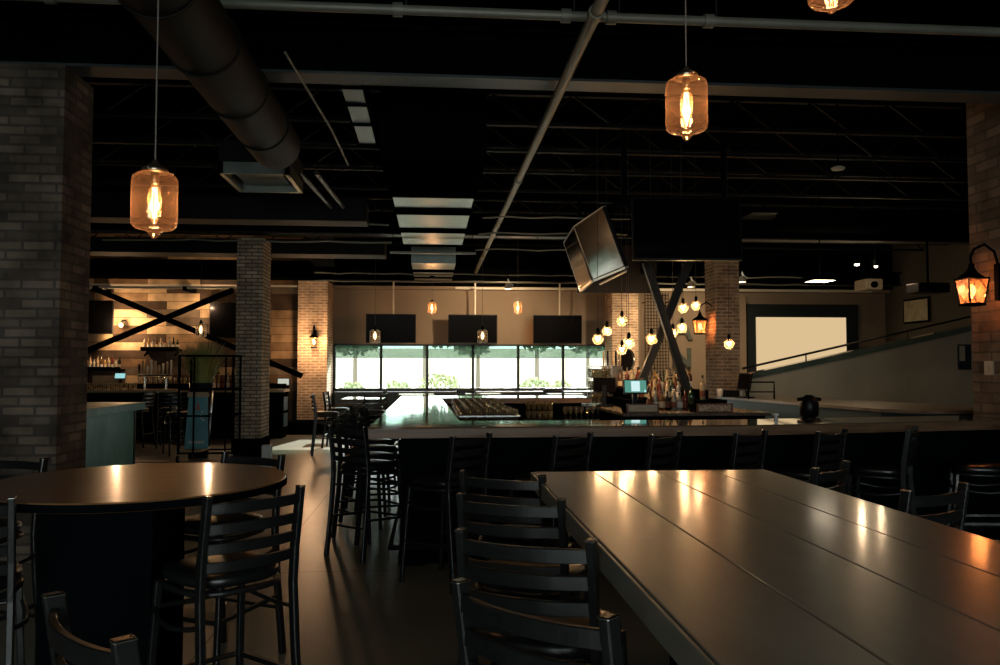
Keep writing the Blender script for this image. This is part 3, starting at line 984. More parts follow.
def make_stool():
    root = empty('bar_stool', (0, 0, 0))
    # seat pad
    N_ = 28
    pts = []
    for k in range(N_):
        a = 2 * PI * k / N_
        c, s_ = math.cos(a), math.sin(a)
        r = 1 / (abs(c) ** 3.2 + abs(s_) ** 3.2) ** (1 / 3.2)
        pts.append((0.205 * c * r * (1 + 0.08 * s_), 0.205 * s_ * r))
    b = MB()
    rings = [(0.93, 0.725), (1.0, 0.735), (1.03, 0.752), (1.0, 0.772), (0.85, 0.784), (0.5, 0.790), (0.02, 0.791)]
    vs = [(x * s_, y * s_, z) for s_, z in rings for x, y in pts]
    fs = [(i * N_ + k, i * N_ + (k + 1) % N_, (i + 1) * N_ + (k + 1) % N_, (i + 1) * N_ + k) for i in range(len(rings) - 1) for k in range(N_)]
    fs.append(tuple(range(N_))[::-1])
    fs.append(tuple(range((len(rings) - 1) * N_, len(rings) * N_)))
    b.add(vs, fs, True).build('seat', M['vinyl'], root)
    MB().tube([(x * 1.0, y * 1.0, 0.708) for x, y in pts], 0.014, 8, closed=True).build('seat_frame', M['metal'], root)
    for sx in (-1, 1):
        # rear leg and back post in one bent bar
        b = MB()
        path = [(sx * .215, -.27, 0), (sx * .207, -.225, .42), (sx * .205, -.205, .70), (sx * .205, -.215, .85), (sx * .205, -.255, 1.10)]
        for i in range(4):
            p, q = Vector(path[i]), Vector(path[i + 1])
            d = (q - p).normalized() * 0.004
            b.bar(p - d, q + d, 0.026, 0.042, up=(0, 1, 0))
        rl = b.build('rear_leg', M['metal'], root, 0.004, 1)
        MB().box(sx * .205 - .014, sx * .205 + .014, -.277, -.233, 1.098, 1.106).build('post_cap', M['chrome'], rl, 0.003, 1)
        b = MB()
        b.bar((sx * .215, .245, 0), (sx * .19, .19, .71), 0.028, 0.028)
        b.build('front_leg', M['metal'], root, 0.004, 1)
        MB().tube([(sx * .2, .205, .60), (sx * .235, .08, .575), (sx * .24, -.03, .57), (sx * .225, -.15, .585), (sx * .205, -.215, .60)], 0.010, 8).build('side_brace', M['metal'], root)
        MB().bar((sx * .206, .23, .30), (sx * .212, -.235, .33), 0.02, 0.02).build('side_rung', M['metal'], root)
    MB().tube([(-.2, .225, .30), (-.1, .235, .30), (.1, .235, .30), (.2, .225, .30)], 0.012, 8).build('footrest', M['metal'], root)
    MB().tube([(-.206, -.235, .26), (.206, -.235, .26)], 0.010, 8).build('rear_rung', M['metal'], root)
    MB().tube([(-.2, .205, .60), (0, .225, .58), (.2, .205, .60)], 0.010, 8).build('front_brace', M['metal'], root)
    for i, z in enumerate((1.055, 0.975, 0.898, 0.825)):
        y = -.215 - .04 * (z - .85) / .25
        slat(z, y, 0.043, 0.045).build('slat', M['metal'], root, 0.003, 1)
    return root


stool0 = make_stool()
used = [False]


def stool(x, y, phi, label, group, lp=None):
    """lp: world position of the top of the left back post"""
    if not used[0]:
        o = stool0; used[0] = True
    else:
        o = copy_tree(stool0)
    c, s_ = math.cos(phi), math.sin(phi)
    # left post local (-.205,-.255)
    o.location = (x - (-.205 * c + .255 * s_), y - (-.205 * s_ - .255 * c), 0)
    o.rotation_euler.z = phi
    tag(o, label, 'stool', group)
    return o


G1 = 'ladderback stools along the plank table'
stool(0.068, 1.90, R(-46), 'black ladderback stool beside plank table, nearest the camera', G1)
stool(0.090, 2.49, R(-26), 'black ladderback stool beside plank table, second from the camera', G1)
stool(0.115, 3.19, R(-25), 'black ladderback stool beside plank table, third from the camera', G1)
stool(0.150, 3.89, R(-30), 'black ladderback stool at the far left corner of the plank table', G1)
stool(1.875, 3.83, R(42), 'black stool across the plank table, farther one', G1)
stool(1.91, 3.12, R(26), 'black stool across the plank table with orange lantern glints', G1)
G2 = 'ladderback stools around the round table'
stool(-0.851, 3.18, R(42), 'black ladderback stool with glossy seat right in front of round table', G2)
stool(-1.195, 4.83, R(208 - 0 - 236), 'black ladderback stool behind right of the round table', G2) if False else None
# behind the table, its back away from the camera
o = stool(-0.844, 4.66, R(151), 'black ladderback stool on the far right side of the round table', G2)
stool(-2.10, 4.60, R(95 + 62), 'black ladderback stool on the far left side of the round table', G2)
stool(-1.98, 3.10, R(20), 'black ladderback stool at the left edge in front of the round table', G2)
stool(-0.823, 1.86, R(-50), 'dark stool back cropped at the lower left corner', G2)
G3 = 'stools along the front of the bar'
th = [43, 47, 47, 53, 55, 39, 45]
for (x, y, a, lb) in ((.152, 5.79, 47, 'bar stool turned sideways at the bar front, first from the left'), (.895, 5.80, 42, 'bar stool at the bar front, second from the left'),
                      (1.61, 5.84, 43, 'bar stool at the bar front, third from the left'), (2.28, 5.92, 37, 'bar stool at the bar front, fourth from the left'),
                      (2.96, 6.0, 35, 'bar stool at the bar front, behind the farther stool across the table'), (3.78, 6.15, 51, 'bar stool seen edge-on at the bar front'),
                      (4.75, 6.2, 62, 'rightmost bar stool in the dark before the brick column')):
    stool(x, y - 0.02, R(a), lb, G3)
G4 = 'stools along the left side of the bar'
for (x, y, a, lb) in ((-0.87, 7.02, -40, 'stool on the left side of the bar, nearest the camera'), (-0.90, 7.75, -55, 'stool on the left side of the bar, second nearest'),
                      (-0.92, 8.5, -60, 'stool on the left side of the bar, third nearest'), (-0.95, 9.3, -70, 'stool on the left side of the bar, fourth nearest'),
                      (-0.97, 10.1, -62, 'stool on the left side of the bar, fifth nearest'), (-0.97, 10.9, -75, 'stool on the left side of the bar, farthest'),):
    stool(x, y, R(a), lb, G4)
G5 = 'stools at the left back bar'
for (px, y, a, lb) in ((144, 16.6, 80, 'dark stool beside the teal cabinet at the left bar'), (158, 16.4, 10, 'dark stool at the left bar behind the wheeled rack, left one'),
                       (171, 14.95, 30, 'pale-lit stool just left of the wheeled rack'), (236, 16.6, -20, 'dark stool at the left bar behind the wheeled rack, right one')):
    q = W(px, 390, y)
    stool(q.x, y, R(a), lb, G5)

# ================================================================ LONG TABLE
TZ = 1.07
lt = empty('plank_table', (1.115, 1.9, 0), label='long grey-brown plank table filling the lower right', cat='table')
X0, X1, Y0, Y1 = -0.615, 0.615, -2.1, 2.17
cuts = [X0 + .012, -0.30, 0.025, 0.318, X1 - .012]
for k in range(4):
    b = MB().box(cuts[k] + .0025, cuts[k + 1] - .0025, Y0, Y1, TZ - .045, TZ)
    o = b.build('plank', M['plank'], lt, 0.003)
    if k:
        o['label'] = None
        del o['label']
b = MB()
b.box(X0, X0 + .010, Y0, Y1, TZ - .075, TZ - .003)
b.box(X1 - .010, X1, Y0, Y1, TZ - .075, TZ - .003)
b.box(X0, X1, Y1, Y1 + .012, TZ - .075, TZ - .003)
b.box(X0 + .010, X1 - .010, Y0, Y1, TZ - .075, TZ - .046)
b.build('edge_skirt', M['plank'], lt, 0.002)
for y in (-1.6, 1.55):
    b = MB()
    b.box(-.42, .42, y - .05, y + .05, TZ - .16, TZ - .075)
    b.box(-.07, .07, y - .07, y + .07, .08, TZ - .16)
    b.box(-.38, .38, y - .05, y + .05, 0, .08)
    b.build('pedestal', M['black'], lt, 0.004)
MB().box(-.03, .03, -1.6, 1.55, .25, .37).build('stretcher', M['black'], lt, 0.004)
for (x, y) in ((-.50, 0.35), (-.50, 1.2)):
    MB().bar((x, y, TZ - .08), (x + .3, y, TZ - .36), .05, .05).build('strut', M['plank'], lt)

# ================================================================ ROUND TABLE
rt = empty('round_table', (-1.37, 3.95, 0), label='round brown wooden high table reflecting two orange streaks', cat='table')
b = MB().lathe([(0.0, TZ - .042), (.658, TZ - .042), (.664, TZ - .038), (.668, TZ - .006), (.664, TZ), (0.0, TZ)], 96, cap=False)
for i in range(len(b.sm)): b.sm[i] = False
ttop = b.build('tabletop', M['roundwood'], rt)
MB().lathe([(.663, TZ - .040), (.6715, TZ - .036), (.6715, TZ - .008), (.666, TZ - .005)], 96, cap=False).build('edge_band', M['black'], ttop)
MB().box(-.32, .16, -.30, .18, .04, TZ - .066).build('pedestal', M['black'], rt, .01)
b = MB()
b.box(-.35, .35, -.05, .05, 0, .04); b.box(-.05, .05, -.35, .35, 0, .04)
b.build('cross_base', M['black'], rt, 0.008)
b = MB(); b.box(-.3, .3, -.03, .03, TZ - .065, TZ - .042); b.box(-.03, .03, -.3, .3, TZ - .065, TZ - .042)
b.build('top_bracket', M['black'], rt)

# ================================================================ BAR
BZ = 1.13
TH = 0.055
bar = empty('bar_counter', (0, 0, 0), label='large square bar with glossy brown wooden top and black front', cat='bar')
def ring_prism(mb, outer, inner, z0, z1):
    pass


# top as connected polygons (left wing, front wing, bent right wing, far wing)
topf = [(-.49, 6.33), (2.68, 6.38), (5.9, 6.93), (5.9, 7.55), (2.62, 7.04), (.24, 7.04), (.14, 12.3), (2.45, 12.3), (2.45, 13.2), (-.49, 13.2)]
b = MB().prism(topf, BZ - .012, BZ)
b.build('bar_top', M['bartop'], bar)
b = MB().prism(topf, BZ - .085, BZ - .013)
b.build('top_edge', M['barwood'], bar)
bx = [(-.23, 6.62), (2.64, 6.66), (5.85, 7.18), (5.85, 7.42), (2.60, 6.86), (.0, 6.84), (-.02, 12.6), (2.35, 12.6), (2.35, 12.95), (-.23, 12.95)]
MB().prism(bx, 0.10, BZ - .085).build('bar_front', M['black'], bar)
bk = [(-.20, 6.65), (2.63, 6.70), (5.84, 7.22), (5.84, 7.38), (2.61, 6.82), (.0, 6.80), (-.02, 12.65), (2.3, 12.65), (2.3, 12.9), (-.20, 12.9)]
MB().prism(bk, 0.0, 0.10).build('toe_kick', M['black'], bar)
b = MB()
b.box(-.25, -.21, 6.585, 6.63, 0.0, BZ - .085)
b.box(-.26, -.05, 6.58, 6.66, 0.0, .12)
b.build('corner_post', M['black'], bar, 0.004)
MB().tube([(-.33, 12.9, .16), (-.33, 6.53, .16), (2.64, 6.57, .16), (5.2, 6.98, .16)], .018, 8).build('foot_rail', M['steel'], bar)
# well/drain shelf along the inside left wing
MB().box(.0, .27, 7.3, 12.25, 1.0, 1.02).build('inner_shelf', M['chrome'], bar)
for k in range(12):
    pass

# back bar -------------------------------------------------------
bb = empty('back_bar', (3.3, 12.4, 0), label='low grey-topped back bar in the middle of the bar carrying bottles', cat='counter')
o_ = Vector((3.3, 12.4, 0))
MB().box(-.82, 1.15, -2.1, 2.1, 0.96, 1.0).build('countertop', noisy('speckled_grey_top', (0.10, 0.085, 0.07), (0.25, 0.21, 0.17), (25, 25, 25), (0.2, 0.3)), bb, 0.004)
MB().box(-.76, 1.10, -2.04, 2.04, 0.08, 0.96).build('cabinet', M['black'], bb)
for k in range(3):
    MB().box(-.7 + k * .6, -.15 + k * .6, -2.06, -2.04, .2, .9).build('door', M['black'], bb, 0.004)
MB().box(-.5, .9, -1.2, .9, 1.0, 1.13).build('riser', M['black'], bb, 0.004)
MB().box(-.4, .8, -.7, .9, 1.13, 1.26).build('riser', M['black'], bb, 0.004)

# bottles
bcol = [((0.10, 0.045, 0.015), 0.12), ((0.02, 0.05, 0.02), 0.12), ((0.45, 0.35, 0.22), 0.15), ((0.30, 0.30, 0.26), 0.1), ((0.10, 0.02, 0.015), 0.15), ((0.012, 0.012, 0.014), 0.15), ((0.35, 0.2, 0.07), 0.12)]
bmats = [principled('bottle_glass_%s' % n, c, r, spec=0.8) for (c, r), n in zip(bcol, ('amber', 'green', 'whiskey', 'clear', 'red', 'black', 'honey'))]
bprof = [[(.0, 0), (.037, 0), (.038, .18), (.03, .21), (.014, .235), (.013, .30), (.0, .30)],
         [(.0, 0), (.036, 0), (.037, .15), (.018, .22), (.013, .31), (.0, .31)],
         [(.0, 0), (.046, 0), (.047, .13), (.035, .165), (.015, .185), (.015, .23), (.0, .23)]]
bnames = ['amber', 'green', 'whiskey coloured', 'clear', 'red', 'black', 'honey coloured']
bproto = {}
capm = principled('bottle_cap', (0.01, 0.01, 0.01), 0.4)
labm = [principled('bottle_label_cream', (0.6, 0.5, 0.36), 0.7), principled('bottle_label_red', (0.16, 0.05, 0.03), 0.7), principled('bottle_label_white', (0.75, 0.73, 0.68), 0.7)]


def bottle(x, y, z, ci, ki, label, group, s=1.0, li=0):
    key = (ci, ki, li)
    if key not in bproto:
        o = MB().lathe(bprof[ki], 14, cap=False).build('liquor_bottle', bmats[ci])
        top = bprof[ki][-1][1]
        MB().lathe([(.0, top + .025), (.015, top + .025), (.016, top - .01), (.013, top - .015)], 10, cap=False).build('cap', capm, o)
        r = bprof[ki][1][0] + .0015
        MB().lathe([(r, .04), (r, .12)], 14, cap=False).build('paper_label', labm[li], o)
        bproto[key] = o
    else:
        o = copy_tree(bproto[key])
    o.location = (x, y, z)
    o.scale = (s, s, s)
    tag(o, label, 'bottle', group)


GB = 'liquor bottles on the back bar'
n = 0
for row, (yy, zz, x0, x1, cnt) in enumerate(((10.95, 1.0, 2.95, 3.55, 7), (11.35, 1.13, 2.85, 3.95, 12), (11.5, 1.13, 2.9, 3.9, 10), (11.85, 1.26, 2.95, 3.9, 11), (12.2, 1.26, 2.95, 3.9, 10), (12.7, 1.26, 2.95, 3.9, 9))):
    for k in range(cnt):
        x = x0 + (x1 - x0) * (k + .5) / cnt + random.uniform(-.012, .012)
        ci = random.randrange(7)
        y = yy + random.uniform(-.03, .03)
        if (abs((x - 3.30) - (-(y - 11.4) * 0)) < 0) : continue
        # keep clear of the steel braces
        pa = W(694, 411, 11.45)
        if abs(y - 11.45) < .12 and abs(x - (pa.x - (zz + .1 - pa.z) * 0.33)) < .16: continue
        bottle(x, y, zz, ci, random.randrange(3), 'liquor bottle crowded on the stepped back bar shelves', GB, random.uniform(0.9, 1.1), random.randrange(3))

# point of sale terminals
def pos(x, y, z, rz, on, label, w_=.34, h_=.24, zc=.28, scr=None):
    e = empty('register_terminal', (x, y, z), rz, label=label, cat='terminal')
    MB().box(-.12, .12, -.10, .12, 0, .025).build('foot', M['bezel'], e, 0.005)
    MB().bar((0, .07, .02), (0, .03, zc - .02), .06, .03).build('neck', M['bezel'], e)
    s = MB()
    q = [Vector((-w_ / 2, -.03, zc - h_ / 2)), Vector((w_ / 2, -.03, zc - h_ / 2)), Vector((w_ / 2, .03, zc + h_ / 2)), Vector((-w_ / 2, .03, zc + h_ / 2))]
    s.slab([q[3], q[2], q[1], q[0]], .03) if False else s.slab(q, -.035)
    sh = s.build('screen_housing', M['bezel'], e, 0.004)
    def onscr(u0, u1, v0, v1, off):
        n_ = (q[1] - q[0]).cross(q[3] - q[0]).normalized() * off
        def pt(u, v): return q[0] + (q[1] - q[0]) * u + (q[3] - q[0]) * v + n_
        return [pt(u0, v0), pt(u1, v0), pt(u1, v1), pt(u0, v1)]
    MB().slab(onscr(.05, .95, .08, .92, 0.0), .002).build('display', (scr or (M['pos_on'] if on else M['screen_off'])), sh)
    if on:
        MB().slab(onscr(.32, .68, .16, .86, .002), .001).build('lit_page', M['pos_page'], sh)
        MB().slab(onscr(.86, .93, .12, .24, .002), .001).build('lit_key', M['pos_page'], sh)
    return e


q = W(636, 405, 10.6)
pos(q.x, 10.62, 1.0, R(-6), True, 'register terminal with glowing green and white screen on the back bar', .32, .19, .34)
q = W(606, 400, 12.4)
pos(2.62, 12.1, 1.0, R(160), False, 'black register terminal seen from behind near the window end', .34, .22, .34)
# framed trays in front
def tray(px0, px1, Y, label, mat):
    a = W(px0, 410, Y); c = W(px1, 410, Y)
    e = empty('framed_tray', ((a.x + c.x) / 2, Y, 1.0), label=label, cat='tray')
    h = (c.x - a.x) / 2
    b = MB()
    b.box(-h, h, 0, .02, 0, .018); b.box(-h, h, 0, .02, .105, .12); b.box(-h, -h + .02, 0, .02, .018, .105); b.box(h - .02, h, 0, .02, .018, .105)
    b.build('frame', principled('reddish_wood', (0.14, 0.04, 0.025), .4), e)
    MB().box(-h + .02, h - .02, .008, .016, .018, .105).build('front_panel', mat, e)
    MB().box(-h, h, .02, .30, 0, .10).build('box', M['black'], e)


mosaic = noisy('mottled_mosaic', (0.25, 0.13, 0.08), (0.95, 0.75, 0.58), (45, 45, 45), (0.3, 0.5), detail=2)
tray(627, 659, 10.34, 'red-framed tray box with a beige front on the back bar', noisy('beige_panel', (0.55, 0.45, 0.30), (0.75, 0.62, 0.44), (6, 6, 25), (0.3, 0.5)))
tray(697, 733, 10.34, 'red-framed tray box with a mottled mosaic front on the back bar', mosaic)
# stemware on hanging rack, right end of window
rk = empty('stemware_rack', (2.68, 12.9, 1.0), label='tall rack crowded with stacked glassware beside the window end', cat='rack')
for (x, y) in ((-.14, -.16), (.2, -.16), (-.14, .16), (.2, .16)):
    MB().cyl((x, y, 0), (x, y, .62), .008, None, 6).build('post', M['chrome'], rk)
for z in (.02, .22, .42, .6):
    MB().box(-.15, .21, -.17, .17, z, z + .012).build('rack_shelf', M['chrome'], rk)
gm = thin_glass('drinking_glass', (0.86, 0.85, 0.78), 0.5, 0.08, body=(0.95, 0.85, 0.66), bodyfac=0.10)
gproto = MB().lathe([(0.0, .006), (.028, .004), (.036, .14), (.038, .14), (.030, 0), (0, 0)], 12, cap=False).build('pint_glass', gm)
gfirst = [True]


def glass(x, y, z, label, group, s=1.0, cat='glass'):
    if gfirst[0]:
        o = gproto; gfirst[0] = False
    else:
        o = gproto.copy(); col.objects.link(o)
    o.location = (x, y, z); o.scale = (s, s, s)
    tag(o, label, cat, group)


for z in (.032, .232, .432):
    for i in range(4):
        for j in range(3):
            glass(2.68 - .10 + i * .085, 12.9 - .11 + j * .11, 1.0 + z, 'glass standing on the tall rack beside the window end', 'glasses on the tall rack')
# glass crates inside left wing
for k in range(3):
    y0 = 8.7 + k * 1.2
    e = empty('glass_crate', (.62, y0, 0.0), label=('wire crate full of glasses inside the bar, nearest', 'wire crate full of glasses inside the bar, middle one', 'wire crate full of glasses inside the bar, farthest')[k], cat='crate')
    MB().box(-.34, .34, 0, 1.14, .0, .97).build('stand', M['black'], e)
    b = MB()
    for zz in (.985, 1.06):
        for (a0, a1, c0, c1) in ((-.34, .34, 0, .012), (-.34, .34, 1.128, 1.14), (-.34, -.328, 0, 1.14), (.328, .34, 0, 1.14)):
            b.box(a0, a1, c0, c1, zz, zz + .014)
    b.build('wire_rim', M['chrome'], e)
    MB().box(-.34, .34, 0, 1.14, .97, .982).build('tray', M['steel'], e)
    for i in range(6):
        for j in range(10):
            glass(.62 - .275 + i * .11, y0 + .06 + j * .113, .983, 'upturned glass standing in the crates inside the bar', 'glasses in the crates inside the bar', random.uniform(.8, 1.12))
# glasses on the far inner shelf
fs_ = empty('under_counter_shelf', (1.7, 12.1, 0), label='black shelf under the far side of the bar holding glasses', cat='shelf')
MB().box(-.75, .85, -.05, .19, .78, .80).build('board', M['black'], fs_)
for x in (-.7, .8):
    MB().box(x - .02, x + .02, -.03, .17, 0, .78).build('leg', M['black'], fs_)
for i in range(5):
    for j in range(2):
        for l in range(2):
            glass(1.55 + i * .085 - .1, 12.1 + j * .085, .803 + l * .145, 'glass stacked in the block under the far side of the bar', 'stacked glasses under the far side of the bar', .95)
wg = MB().lathe([(.03, 0), (.03, .004), (.005, .01), (.004, .08), (.03, .11), (.036, .16), (.028, .20)], 12, cap=False).build('wine_glass', gm)
for i in range(7):
    o = wg if i == 0 else wg.copy()
    if i: col.objects.link(o)
    o.location = (2.02 + i * .085, 12.12 + .03 * (i % 2), .803)
    tag(o, 'wine glass in the row under the far side of the bar', 'glass', 'wine glasses under the far side of the bar')
# round hanging pan sign
q = W(627, 360, 13.4)
e = empty('round_mirror', q, R(-62), label='dark round disc mirror hanging edge-on before the tan brick pier', cat='mirror')
b = MB().cyl((0, -.015, 0), (0, .015, 0), .19, None, 28); b.build('disc', M['bezel'], e)
MB().tube([(.195 * math.cos(a), -.015, .195 * math.sin(a)) for a in [2 * PI * j / 28 for j in range(28)]], .012, 6, closed=True).build('rim', M['chrome'], e)
MB().cyl((0, 0, .19), (0, 0, 4.0 - q.z + 0.5), .005, None, 6).build('cable', M['blackcord'], e)
q = W(612, 362, 13.2)
b = MB()
e = empty('tap_column', (q.x, 13.0, 1.0), label='cluster of tall dark tap handles beside the window end', cat='tap')
for i in range(5):
    MB().lathe([(.012, 0), (.02, .12), (.014, .24), (.0, .26)], 10).build('handle', M['bezel'] if i % 2 else M['palewood'], e, loc=(-.12 + i * .07, .3, .62))
MB().box(-.16, .2, .27, .33, .0, .62).build('tower', M['chrome'], e, 0.01)
# cups and pitcher near bar right
for (px, Y, lb, mt, h, r) in ((720, 13.8, 'pale paper cup beside the black boxes behind the bar', M['white'], .15, .055), (691, 10.9, 'dark green bottle at the foot of the cross brace', bmats[1], .3, .04)):
    q = W(px, 400, Y)
    z = 1.07 if Y > 13 else 1.0
    o = MB().lathe([(0, 0), (r * .8, 0), (r, h * .7), (r * (1.0 if h < .2 else .4), h), (0, h)], 14, cap=False).build('cup' if h < .2 else 'liquor_bottle', mt)
    o.location = (q.x, Y, z)
    tag(o, lb, 'cup' if h < .2 else 'bottle')

# ================================================================ RIGHT SERVICE COUNTER
svc = empty('service_counter', (0, 0, 0), label='long dark teal service counter with pale top behind the bar', cat='counter')
tp = [(5.62, 14.3), (5.95, 9.6), (6.9, 9.6), (6.9, 12.8), (9.6, 12.8), (9.6, 12.95), (6.6, 14.3)]
tp = [(5.16, 14.3), (5.41, 11.8), (5.64, 9.76), (5.95, 9.3), (7.2, 9.3), (7.2, 11.0), (6.3, 14.3)]
MB().prism(tp, 1.03, 1.07).build('countertop', noisy('worn_grey_top', (0.10, 0.085, 0.065), (0.30, 0.26, 0.2), (1.5, 1.5, 1.5), (0.25, 0.4)), svc, 0.004)
MB().prism([(5.22, 14.2), (5.47, 11.8), (5.70, 9.85), (6.0, 9.4), (7.1, 9.4), (7.1, 11.0), (6.2, 14.2)], 0, 1.03).build('cabinet', M['teal_dark'], svc)
# guard rail
q0 = W(752, 372, 13.6)
gr = empty('guard_rail', (W(769, 390, 12.9).x, 12.9, 1.07), label='short black tube rail on the service counter', cat='rail')
MB().tube([(-.35, 0, .0), (-.35, 0, .28), (.08, -.02, .28), (.08, -.02, 0)], .015, 8).build('rail', M['black'], gr)
MB().tube([(-.35, 0, .12), (.08, -.02, .12)], .010, 8).build('rail', M['black'], gr)
q = W(741, 393, 13.9)
pos(W(744, 390, 13.4).x, 13.4, 1.07, R(-75), False, 'tilted black register terminal on the service counter', .34, .3)
e = tag(MB().box(-.16, .16, -.12, .12, 0, .12).build('printer', M['bezel'], None, .01, loc=(W(728, 392, 13.9).x, 13.9, 1.07)), 'black receipt printer on the service counter', 'printer')
# black dispenser behind the bar
q = W(809, 412, 8.2)
e = empty('syrup_dispenser', (W(809, 400, 8.4).x, 8.4, 0), label='black bulky machine head standing behind the right part of the bar', cat='machine')
MB().box(-.09, .09, -.09, .09, 0, 1.05).build('stand', M['black'], e, .01)
MB().lathe([(.06, 1.05), (.095, 1.08), (.10, 1.22), (.07, 1.27), (.035, 1.30), (0, 1.30)], 16).build('head', M['bezel'], e)
MB().tube([(-.13, 0, 1.25), (-.06, 0, 1.26)], .02, 8).build('lever', M['bezel'], e)
MB().tube([(.13, 0, 1.25), (.06, 0, 1.26)], .02, 8).build('lever', M['bezel'], e)
q = W(776, 417, 7.0)
e = tag(MB().lathe([(0, 0), (.02, 0), (.012, .03), (.03, .05), (0, .06)], 10).build('bottle_pourer', M['white'], None), 'tiny white pourer on the edge of the bar top', 'pourer')
e.location = (W(776, 415, 6.98).x, 6.98, BZ)

# ================================================================ LEFT BAR
lb_ = empty('side_bar', (-6.0, 18.4, 0), label='dark side bar with pale wooden top before the reclaimed wood wall', cat='bar')
MB().box(-2.9, 2.72, -.1, .65, 1.04, 1.10).build('bar_top', noisy('pale_bar_top', (0.30, 0.23, 0.15), (0.42, 0.33, 0.22), (1.5, 12, 12), (0.2, 0.3), coat=.5), lb_, 0.004)
MB().box(-2.85, 2.66, .08, .6, .0, 1.04).build('cabinet', M['black'], lb_)
for z in (.25, .62):
    MB().box(2.66, 2.69, .1, .58, z, z + .30).build('end_panel', M['teal_dark'], lb_, .005)
tag(MB().box(-8.9, -3.5, 19.75, 20.18, .0, 1.2).build('back_counter', M['black'], None, .005), 'black back counter under the reclaimed wood wall', 'counter')


def shelf(px0, px1, py, Y, label):
    a = W(px0, py, Y); c = W(px1, py, Y)
    e = empty('bottle_shelf', ((a.x + c.x) / 2, Y, a.z), label=label, cat='shelf')
    h = (c.x - a.x) / 2
    MB().box(-h, h, -.12, .2, -.05, 0).build('board', M['black'], e, .003)
    b = MB()
    for x in (-h * .8, h * .8):
        b.bar((x, .18, -.05), (x, -.08, -.16), .03, .03)
    b.build('bracket', M['black'], e)
    b = MB().box(-h, h, -.12, -.105, 0, .05)
    b.build('lip', M['black'], e)
    return a.x, c.x, a.z


x0, x1, z0 = shelf(142, 180, 349, 19.98, 'black wall shelf of small bottles under the crossing of the brace')
for k in range(9):
    bottle(x0 + .06 + k * (x1 - x0 - .12) / 8, 19.98, z0, (2, 6, 3, 0, 2, 4, 3, 5, 1)[k], k % 3, 'small bottle on the wall shelf under the brace crossing', 'bottles on the shelf under the brace crossing', .9, (0, 2, 0)[k % 3])
x0, x1, z0 = shelf(84, 122, 369, 19.98, 'black wall shelf of bottles beside the large brick column')
for k in range(10):
    bottle(x0 + .06 + k * (x1 - x0 - .12) / 9, 19.98, z0, (6, 2, 3, 2, 0, 6, 2, 4, 3, 5)[k], k % 3, 'bottle on the wall shelf beside the large brick column', 'bottles on the shelf beside the large column', .95, (0, 2, 0)[k % 3])
# beer taps
a = W(141, 376, 19.0); c = W(176, 376, 19.0)
tt = empty('beer_tap_tower', ((a.x + c.x) / 2, 18.8, 1.10), label='long chrome beer tap tower with many pale handles on the side bar', cat='tap')
h = (c.x - a.x) / 2
MB().tube([(-h, 0, .30), (h, 0, .30)], .035, 12).build('manifold', M['chrome'], tt)
for x in (-h * .6, h * .6):
    MB().cyl((x, 0, 0), (x, 0, .30), .03, None, 12).build('post', M['chrome'], tt)
for k in range(9):
    x = -h + .04 + k * (2 * h - .08) / 8
    hh_ = (.22, .3, .18, .32, .3, .2, .24, .28, .32)[k]
    MB().lathe([(.010, 0), (.013, .05), (.026, hh_ * .6), (.024, hh_), (0, hh_ + .01)], 10).build('handle', (M['bezel'], M['palewood'], M['white'], M['white'], M['cream'], M['brass'], M['white'], M['palewood'], M['white'])[k], tt, loc=(x, -.03, .335))
    MB().tube([(x, -.03, .30), (x, -.09, .27), (x, -.09, .22)], .009, 6).build('spout', M['chrome'], tt)
q = W(119, 389, 18.9)
e = pos(q.x, 18.95, 1.10, R(5), False, 'small register with pale blue lit screen on the side bar', .24, .13, .30, emis('pale_blue_screen', (0.30, 0.62, 0.62), 1.0))
for k in range(12):
    x = -8.4 + k * .16
    glass(W(86, 380, 18.6).x + .03 + k * .095, 18.55, 1.10, 'upturned glass in the row on the side bar', 'glasses on the side bar', 1.05)
for k, (px, ci, li) in enumerate(((214, 2, 2), (219, 6, 0), (222, 4, 1), (228, 3, 2), (232, 4, 1), (210, 3, 2))):
    q = W(px, 380, 18.7)
    bottle(q.x, 18.7, 1.10, ci, k % 3, 'bottle on the side bar behind the wheeled rack', 'bottles on the side bar behind the rack', 1.15, li)
for k in range(14):
    q = W(140 + k * 5.0, 380, 19.9)
    glass(q.x, 19.92, 1.2, 'glass in the row on the back counter under the wood wall', 'glasses on the back counter', 1.0)
q = W(284, 382, 19.95)
e = tv('small_monitor', (q.x, 19.9, q.z), 0, 0, .30, .20, 'small lit screen on the back counter right of the grey brick column', cat='monitor', scr=emis('pale_screen', (0.6, 0.62, 0.5), .8))

# teal service cabinet ------------------------------------------
tc_ = empty('service_cabinet', (-4.89, 11.0, 0), label='worn teal cabinet with thick worktop behind the round table', cat='cabinet')
MB().box(-.45, .47, -1.6, 1.50, 0, .96).build('body', M['chalk_teal'], tc_, .004)
MB().box(-.5, .56, -1.65, 1.66, .96, 1.07).build('worktop', M['chalk_teal'], tc_, .006)
MB().box(.472, .485, 1.44, 1.50, 0, .95).build('corner_strip', M['teal_dark'], tc_)

